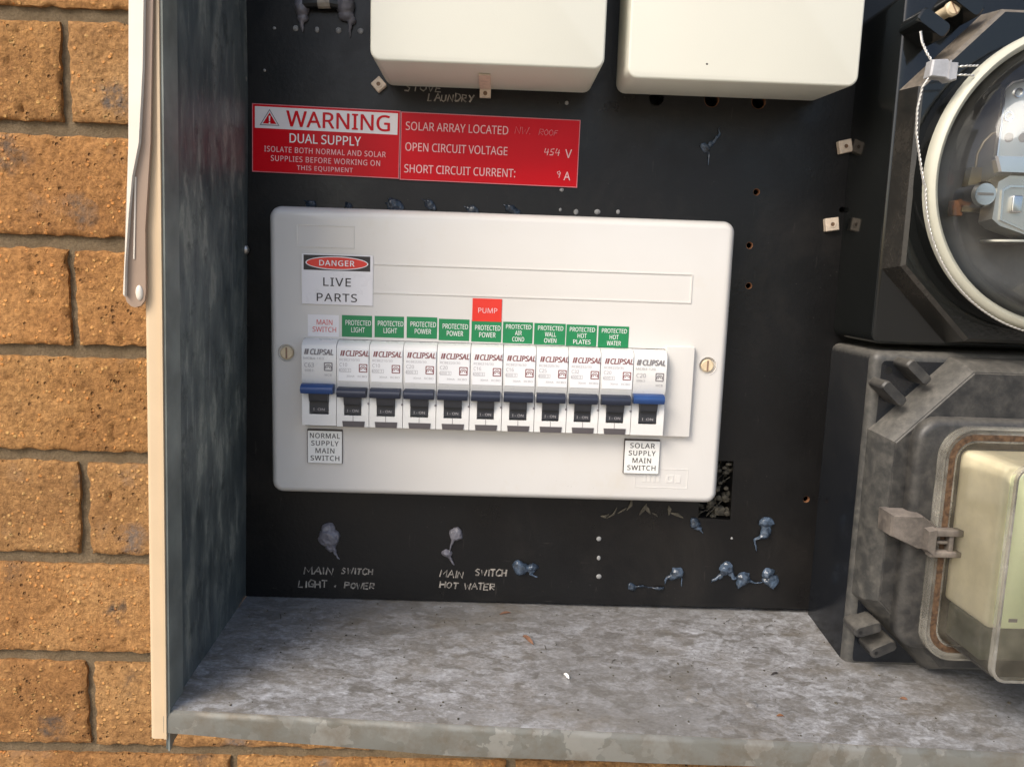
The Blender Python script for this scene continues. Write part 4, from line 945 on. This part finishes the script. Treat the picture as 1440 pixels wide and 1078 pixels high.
# mechanism seen through the glass
m = MB(); m.prism([(230.5, 61), (230.7, 92.5), (233.6, 95.8), (240, 97.6), (290, 97.6), (290, 61)], 62.5, 64); nm = m.build('name_plate', 'alu_plate', um, smooth=0)
m = MB(); m.frame([(230.4, 61), (230.6, 92.6), (233.5, 96.0), (240, 97.8), (290, 97.8), (290, 61)], [(231.1, 61.5), (231.3, 92.2), (234, 95.2), (240.2, 96.9), (289, 96.9), (289, 61.5)], 64, 65); m.build('plate_edge', 'chrome', nm, smooth=0)
for x, z, r in ((237.6, 91.4, 2.2), (234.2, 80.6, 2.3)):
    q = MB(); q.frame(circ(x, z, r, 20), circ(x, z, r - .7, 20), 64, 64.8); q.build('eyelet', 'chrome', nm)
for x, z in ((235.6, 71.4), (242.4, 71.6)):
    q = MB(); q.prism(circ(x, z, 2.2, 20), 64, 64.2); q.build('hole', 'meter_inside', nm, smooth=0)
m = MB(); m.loft3([[P(x, z, d) for x, z in ((227.0 + k, 62), (229.6 + k, 55), (290, 55), (290, 62))] for k, d in ((1, 64.2), (0, 69), (.8, 70))]); m.build('bridge', 'chrome', um, smooth=20)
m = MB(); m.lathe(226.3, 45.2, [(5.6, 50), (6.0, 63), (6.0, 65), (5.0, 66.4)], 32); kb = m.build('brake_knob', 'chrome', um)
m = MB(); m.box(222.6, 230.0, 44.6, 45.8, 66.3, 66.7); m.build('slot', 'meter_inside', kb, smooth=0)
m = MB(); m.prism([(222.6, 38), (236, 38), (235, 50), (230.4, 52), (230.4, 59), (225.4, 59)], 50, 55); m.build('bracket', 'brass_dark', um, smooth=0)
m = MB(); m.box(219.0, 224, 36.0, 43.4, 49, 54, .5); m.build('terminal', 'rust', um)
m = MB(); m.tube([(227.6, 59, 54), (227.2, 65, 55), (229, 70.5, 56), (232, 74.2, 57), (238, 75.4, 58)], .7, 8); m.build('loop_wire', 'brass_dark', um)
m = MB(); m.loft([([(229.4, 33), (230.5, 52), (236, 55), (290, 55), (290, 25), (246, 26), (233, 30)], 58), ([(231, 34), (232, 51), (237, 54), (290, 54), (290, 26.5), (247, 27.5), (235, 31)], 66)]); m.build('magnet', 'alu_plate', um, smooth=0)
m = MB(); m.frame([(234.2, 33.6), (233.6, 47.4), (237, 49.6), (250, 49.6), (250, 27.6)], [(235.2, 34), (234.6, 46.9), (237.6, 48.6), (249, 48.6), (249, 28.8)], 66, 66.8); m.build('magnet_rim', 'chrome', um, smooth=0)
m = MB(); m.rolled(238.5, 243.5, 37, 45, 1, 66, 68, .6); m.build('magnet_pole', 'chrome', um)
m = MB(); b = bmesh.new(); bmesh.ops.create_cone(b, cap_ends=True, segments=64, radius1=34, radius2=34, depth=1.0)
m.add(b, Matrix.Translation(P(CX + 4, 24.5, 55)) @ Matrix.Diagonal((MM, MM * .4, MM, 1))); m.build('rotor_disc', 'alu_plate', um)
# sealing lug with brass screw on the upper chamfer
m = MB()
for cxx, czz in ((196, 121),):
    ca, sa = math.cos(R(-32)), math.sin(R(-32))
    pp = [(cxx + a * ca - b2 * sa, czz + a * sa + b2 * ca) for a, b2 in rrect(-8, 8, -3.6, 3.6, 2.2, 4)]
    m.loft([(pp, 45.6), (pp, 62), (shrink(pp, .9), 63)])
m.build('sealing_lug', 'meter_black', um)
m = MB()
for cxx, czz in ((212, 131.5),):
    pp = [(cxx + a * ca - b2 * sa, czz + a * sa + b2 * ca) for a, b2 in rrect(-8, 8, -3.6, 3.6, 2.2, 4)]; m.loft([(pp, 45.6), (pp, 60), (shrink(pp, .9), 61)])
m.build('sealing_lug', 'meter_black', um)
m = MB(); m.lathe(206.5, 129.2, [(2.6, 45.6), (2.6, 56), (3.4, 56.1), (3.4, 58), (2.6, 58.8)], 24); s = m.build('lug_screw', 'screw_ivory', um)
m = MB(); rp = rot(rect(206.2, 206.8, 126, 132.4), 30, (206.5, 129.2)); m.prism(rp, 58.75, 58.9); m.build('slot', 'brown_inner', s, smooth=0)

# wire seal hanging on the upper meter
ws2 = thing('wire_seal', 'grey crimped tag on twisted wire hanging over the round meter ring', 'seal', (194, 92, 76))
m = MB()
pp = [(188.9, 100.7), (195.5, 101.2), (196.6, 99.9), (200.6, 99.9), (200.5, 92.6), (197.2, 91.8), (195.2, 93.2), (188.2, 93.6)]
m.loft([(pp, 72.5), (pp, 77.5), (shrink(pp, .9), 78.2)]); m.build('tag', 'seal_grey', ws2, smooth=0)
m = MB(); m.box(196.3, 197.0, 92.6, 100.6, 78.0, 78.5); m.build('crimp', 'seal_grey', ws2, smooth=0)
def twisted(path, rad=.30, turns=.8, name='wire'):
    fine = []
    for a, b2 in zip(path, path[1:]):
        L = math.dist(a, b2); k = max(2, int(L / .6))
        for i in range(k): fine.append([a[j] + (b2[j] - a[j]) * i / k for j in range(3)])
    fine.append(list(path[-1])); m = MB()
    for phs in (0, math.pi):
        m.tube([(x + .30 * math.cos(turns * i * .6 * 2 + phs), z + .38 * math.sin(turns * i * .6 * 2 + phs) * .4, d + .38 * math.sin(turns * i * .6 * 2 + phs)) for i, (x, z, d) in enumerate(fine)], rad, 6)
    return m.build(name, 'wire_silver', ws2, smooth=60)
twisted([(189.3, 116.5, 64), (187.4, 110, 70), (188.2, 104, 74), (190.2, 99.6, 76)])
twisted([(189.2, 94, 76), (186.3, 89, 76), (185.6, 80, 75), (186.8, 70, 74), (189.3, 60, 74), (192.2, 48, 74.5)])
arc = [(CX + 71 * math.cos(R(a)), CZ + 71 * math.sin(R(a)), 74.6) for a in range(184, 262, 4)]
twisted([(192.2, 48, 74.5)] + arc, .26)
twisted([(200, 98.4, 76), (205, 98.9, 76.4), (210.8, 99.6, 75)]); twisted([(200, 95.0, 76), (205, 95.1, 76.4), (209.6, 95.3, 75)])

# ================================================================== LOWER METER (clear cover)
lm = thing('electronic_meter', 'dusty dark grey electricity meter with clear bulging cover, lower right', 'meter', (266, -201, 0))
m = MB(); m.rolled(189.8, 344, -200.8, -31.2, 4.5, 0.2, 44.2, .3, n=5, seg=2); m.build('base', 'meter_side', lm)
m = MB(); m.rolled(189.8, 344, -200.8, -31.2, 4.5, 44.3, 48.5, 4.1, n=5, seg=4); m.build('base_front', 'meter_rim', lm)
m = MB(); m.prism(rrect(194.4, 340, -196.4, -35.8, 2, 3), 48.4, 48.75); m.build('base_face', 'meter_side', lm)
O2 = (190.8, 343, -196.5, -33.0, 38)
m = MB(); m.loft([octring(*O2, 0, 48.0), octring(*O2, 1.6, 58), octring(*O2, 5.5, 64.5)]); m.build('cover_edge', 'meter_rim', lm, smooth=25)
m = MB(); m.loft([octring(*O2, 5.6, 64.0), octring(*O2, 6.4, 65.2)]); m.build('cover', 'meter_grey', lm, smooth=25)
m = MB(); m.rolled(203.5, 330, -178, -60.5, 12, 64, 72, 4.0, n=6, seg=4); m.build('raised_panel', 'meter_grey', lm)
def lug(x, z, ang, L, wdt, d0, d1, hole=False):
    ca, sa = math.cos(R(ang)), math.sin(R(ang))
    def tr_(pts): return [(x + a * ca - b2 * sa, z + a * sa + b2 * ca) for a, b2 in pts]
    m = MB(); pp = tr_(rrect(-L / 2, L / 2, -wdt / 2, wdt / 2, wdt * .35, 4)); m.loft([(pp, d0), (pp, d1 - 1), (shrink(pp, .88), d1)])
    o = m.build('sealing_lug', 'meter_grey', lm)
    if hole:
        m = MB(); h = tr_([(-L / 2 + 2.6, 0)])[0]; m.prism(circ(h[0], h[1], 1.0, 14), d1 - .2, d1 + .06); m.build('lug_hole', 'cable_black', o, smooth=0)
lug(206.6, -39.8, -42, 15, 5.2, 48, 62); lug(195.5, -50.6, -42, 15, 5.2, 48, 62)
lug(194.6, -172.6, 18, 14, 5.6, 48, 62, True); lug(203.5, -183, 26, 14, 5.6, 48, 62, True)
m = MB(); m.prism(circ(198, -40.6, 1.9, 18), 48.75, 48.9); m.build('base_hole', 'cable_black', lm, smooth=0)
m = MB(); m.ball(189.9 + 3.6, -158.5, 48.8, 1.0, 1.7, .6); m.build('sealing_screw', 'rust', lm)
# clear cover: flange, gasket, bulging box
fo = rrect(214.0, 322, -180.5, -63.6, 15, 8); fi = rrect(221.6, 314.4, -172.9, -71.2, 9, 8)
m = MB(); m.frame(fo, fi, 72, 75.5); m.build('cover_flange', 'clear_edge', lm, smooth=30)
m = MB(); m.frame(rrect(214.2, 321.8, -180.3, -63.8, 14.8, 8), rrect(215.1, 320.9, -179.4, -64.7, 14, 8), 72, 77.0); m.build('flange_rim', 'clear_edge', lm, smooth=30)
m = MB(); m.frame(rrect(217.6, 318.4, -176.9, -67.2, 12.0, 8), rrect(220.4, 315.6, -174.1, -70.0, 9.8, 8), 71.8, 75.9); m.build('gasket', 'cork', lm, smooth=30)
m = MB(); rings = [(rrect(221.2, 314.8, -173.3, -70.8, 9.5, 8), 75.6), (rrect(222.8, 313.2, -172.8, -72.2, 8.5, 8), 80), (rrect(224.6, 311.5, -172.6, -73.2, 7, 8), 108), (rrect(225.4, 310.6, -171.8, -74.0, 6, 8), 111.5), (rrect(227.2, 308.8, -170.0, -75.8, 5, 8), 113.2)]
m.loft(rings, cap0=False); m.build('clear_box', 'clear_cover', lm, smooth=40)
m = MB(); m.frame(rrect(224.9, 311.1, -172.3, -73.5, 6.5, 8), rrect(226.3, 309.7, -170.9, -74.9, 5.4, 8), 109.6, 112.6); m.build('box_edge_glint', 'clear_edge', lm, smooth=40)  # pale rim added along the front edge as a painted highlight
m = MB(); m.rolled(225.6, 309.6, -151, -75.4, 3, 72, 104, 2); m.build('meter_body', 'face_cream', lm)
m = MB(); m.rolled(228.6, 306, -150.0, -79, 2, 104, 105.6, .6); fp = m.build('face_plate', 'face_green', lm)
m = MB(); m.rolled(228, 308.5, -169.5, -151.4, 2, 72, 98, 1.5); m.build('terminal_block', 'terminal_dark', lm)
m = MB(); m.box(234.5, 238.5, -146.8, -145.2, 105.5, 105.7); m.build('printed_mark', 'ink_grey', fp, smooth=0)
# latch over the flange
m = MB(); lt = [(192.2, -107.0), (207, -107.0), (214, -111.6), (214, -123.6), (206.0, -123.6), (192.6, -117.6)]
m.loft([(lt, 64), (lt, 76), (shrink(lt, .93), 78)]); la = m.build('latch', 'latch_grey', lm, smooth=20)
m = MB(); m.loft([([(207.6, -112.4), (212, -111.6), (212, -126.4), (207.6, -123.2)], 76), ([(208.2, -113.4), (212, -112.4), (212, -125.4), (208.2, -122.4)], 82)]); m.build('latch_plate', 'latch_grey', la, smooth=20)
m = MB(); m.box(210.5, 225.6, -116.0, -112.8, 76, 81, .5); m.box(210.5, 225.6, -126.4, -123.6, 76, 81, .5); m.box(219.6, 221.8, -124, -115, 76, 80, .3); m.build('latch_fork', 'latch_grey', la)
m = MB(); m.box(214.0, 219.4, -120.2, -118.9, 76, 79.4, .3); m.build('latch_bar', 'latch_grey', la)

# ================================================================== LITTER ON THE SHELF
def leaf(x, d, L, wd, ang, label, mat='leaf_brown', name='dry_leaf'):
    m = MB(); ca, sa = math.cos(R(ang)), math.sin(R(ang)); rings = []
    z = shelf_z(x, d)
    pts = [(x + ca * L * t, z + .6 + 1.2 * math.sin(3.1 * (t + .5)) * (wd / 3), d + sa * L * t) for t in (-.5, -.3, -.1, .1, .3, .5)]
    m.tube(pts, [.15, wd * .35, wd * .5, wd * .45, wd * .3, .12], 7, .4)
    tag(m.build(name, mat, smooth=60), label, 'debris')
leaf(22, 40, 11, 3.0, 60, 'curled brown dry leaf lying in the middle of the shelf')
leaf(10, 12, 7, 1.6, -20, 'small brown twig at the back of the shelf')
leaf(148, 62, 5, 1.4, -25, 'dark insect like crumb on the shelf below the lower meter', 'ink_black', 'crumb')
leaf(139, 95, 3.5, 1.4, 0, 'reddish crumb near the front of the shelf beside the rivets', 'rust', 'crumb')
leaf(40, 72, 4.5, 2.2, 60, 'white paint flake on the shelf left of the rivets', 'plate_white', 'paint_flake')
leaf(207, 78, 3.5, 1.6, 20, 'brown crumb on the shelf under the clear meter cover', 'leaf_brown', 'crumb')

rn = random.Random(11); gm = MB()
for k in range(170):
    x, d = rn.uniform(-132, 300), rn.uniform(3, 108); r = rn.uniform(.18, .62) * (1.5 if rn.random() < .06 else 1)
    gm.ball(x, shelf_z(x, d) + r * .3, d, r, r * .6, r * rn.uniform(.6, 1.6), 1)
for k in range(14):
    x, d = rn.uniform(-120, 280), rn.uniform(4, 60); a = rn.uniform(0, 6.3); L = rn.uniform(2, 6); z = shelf_z(x, d) + .35
    gm.tube([(x, z, d), (x + L * .5 * math.cos(a) + rn.uniform(-.5, .5), z + .3, d + L * .5 * math.sin(a)), (x + L * math.cos(a), z, d + L * math.sin(a))], .16, 4)
tag(gm.build('shelf_grit', 'dirt', smooth=0), 'scattered grit and fine plant fibres lying on the metal shelf', 'grit', kind='stuff')
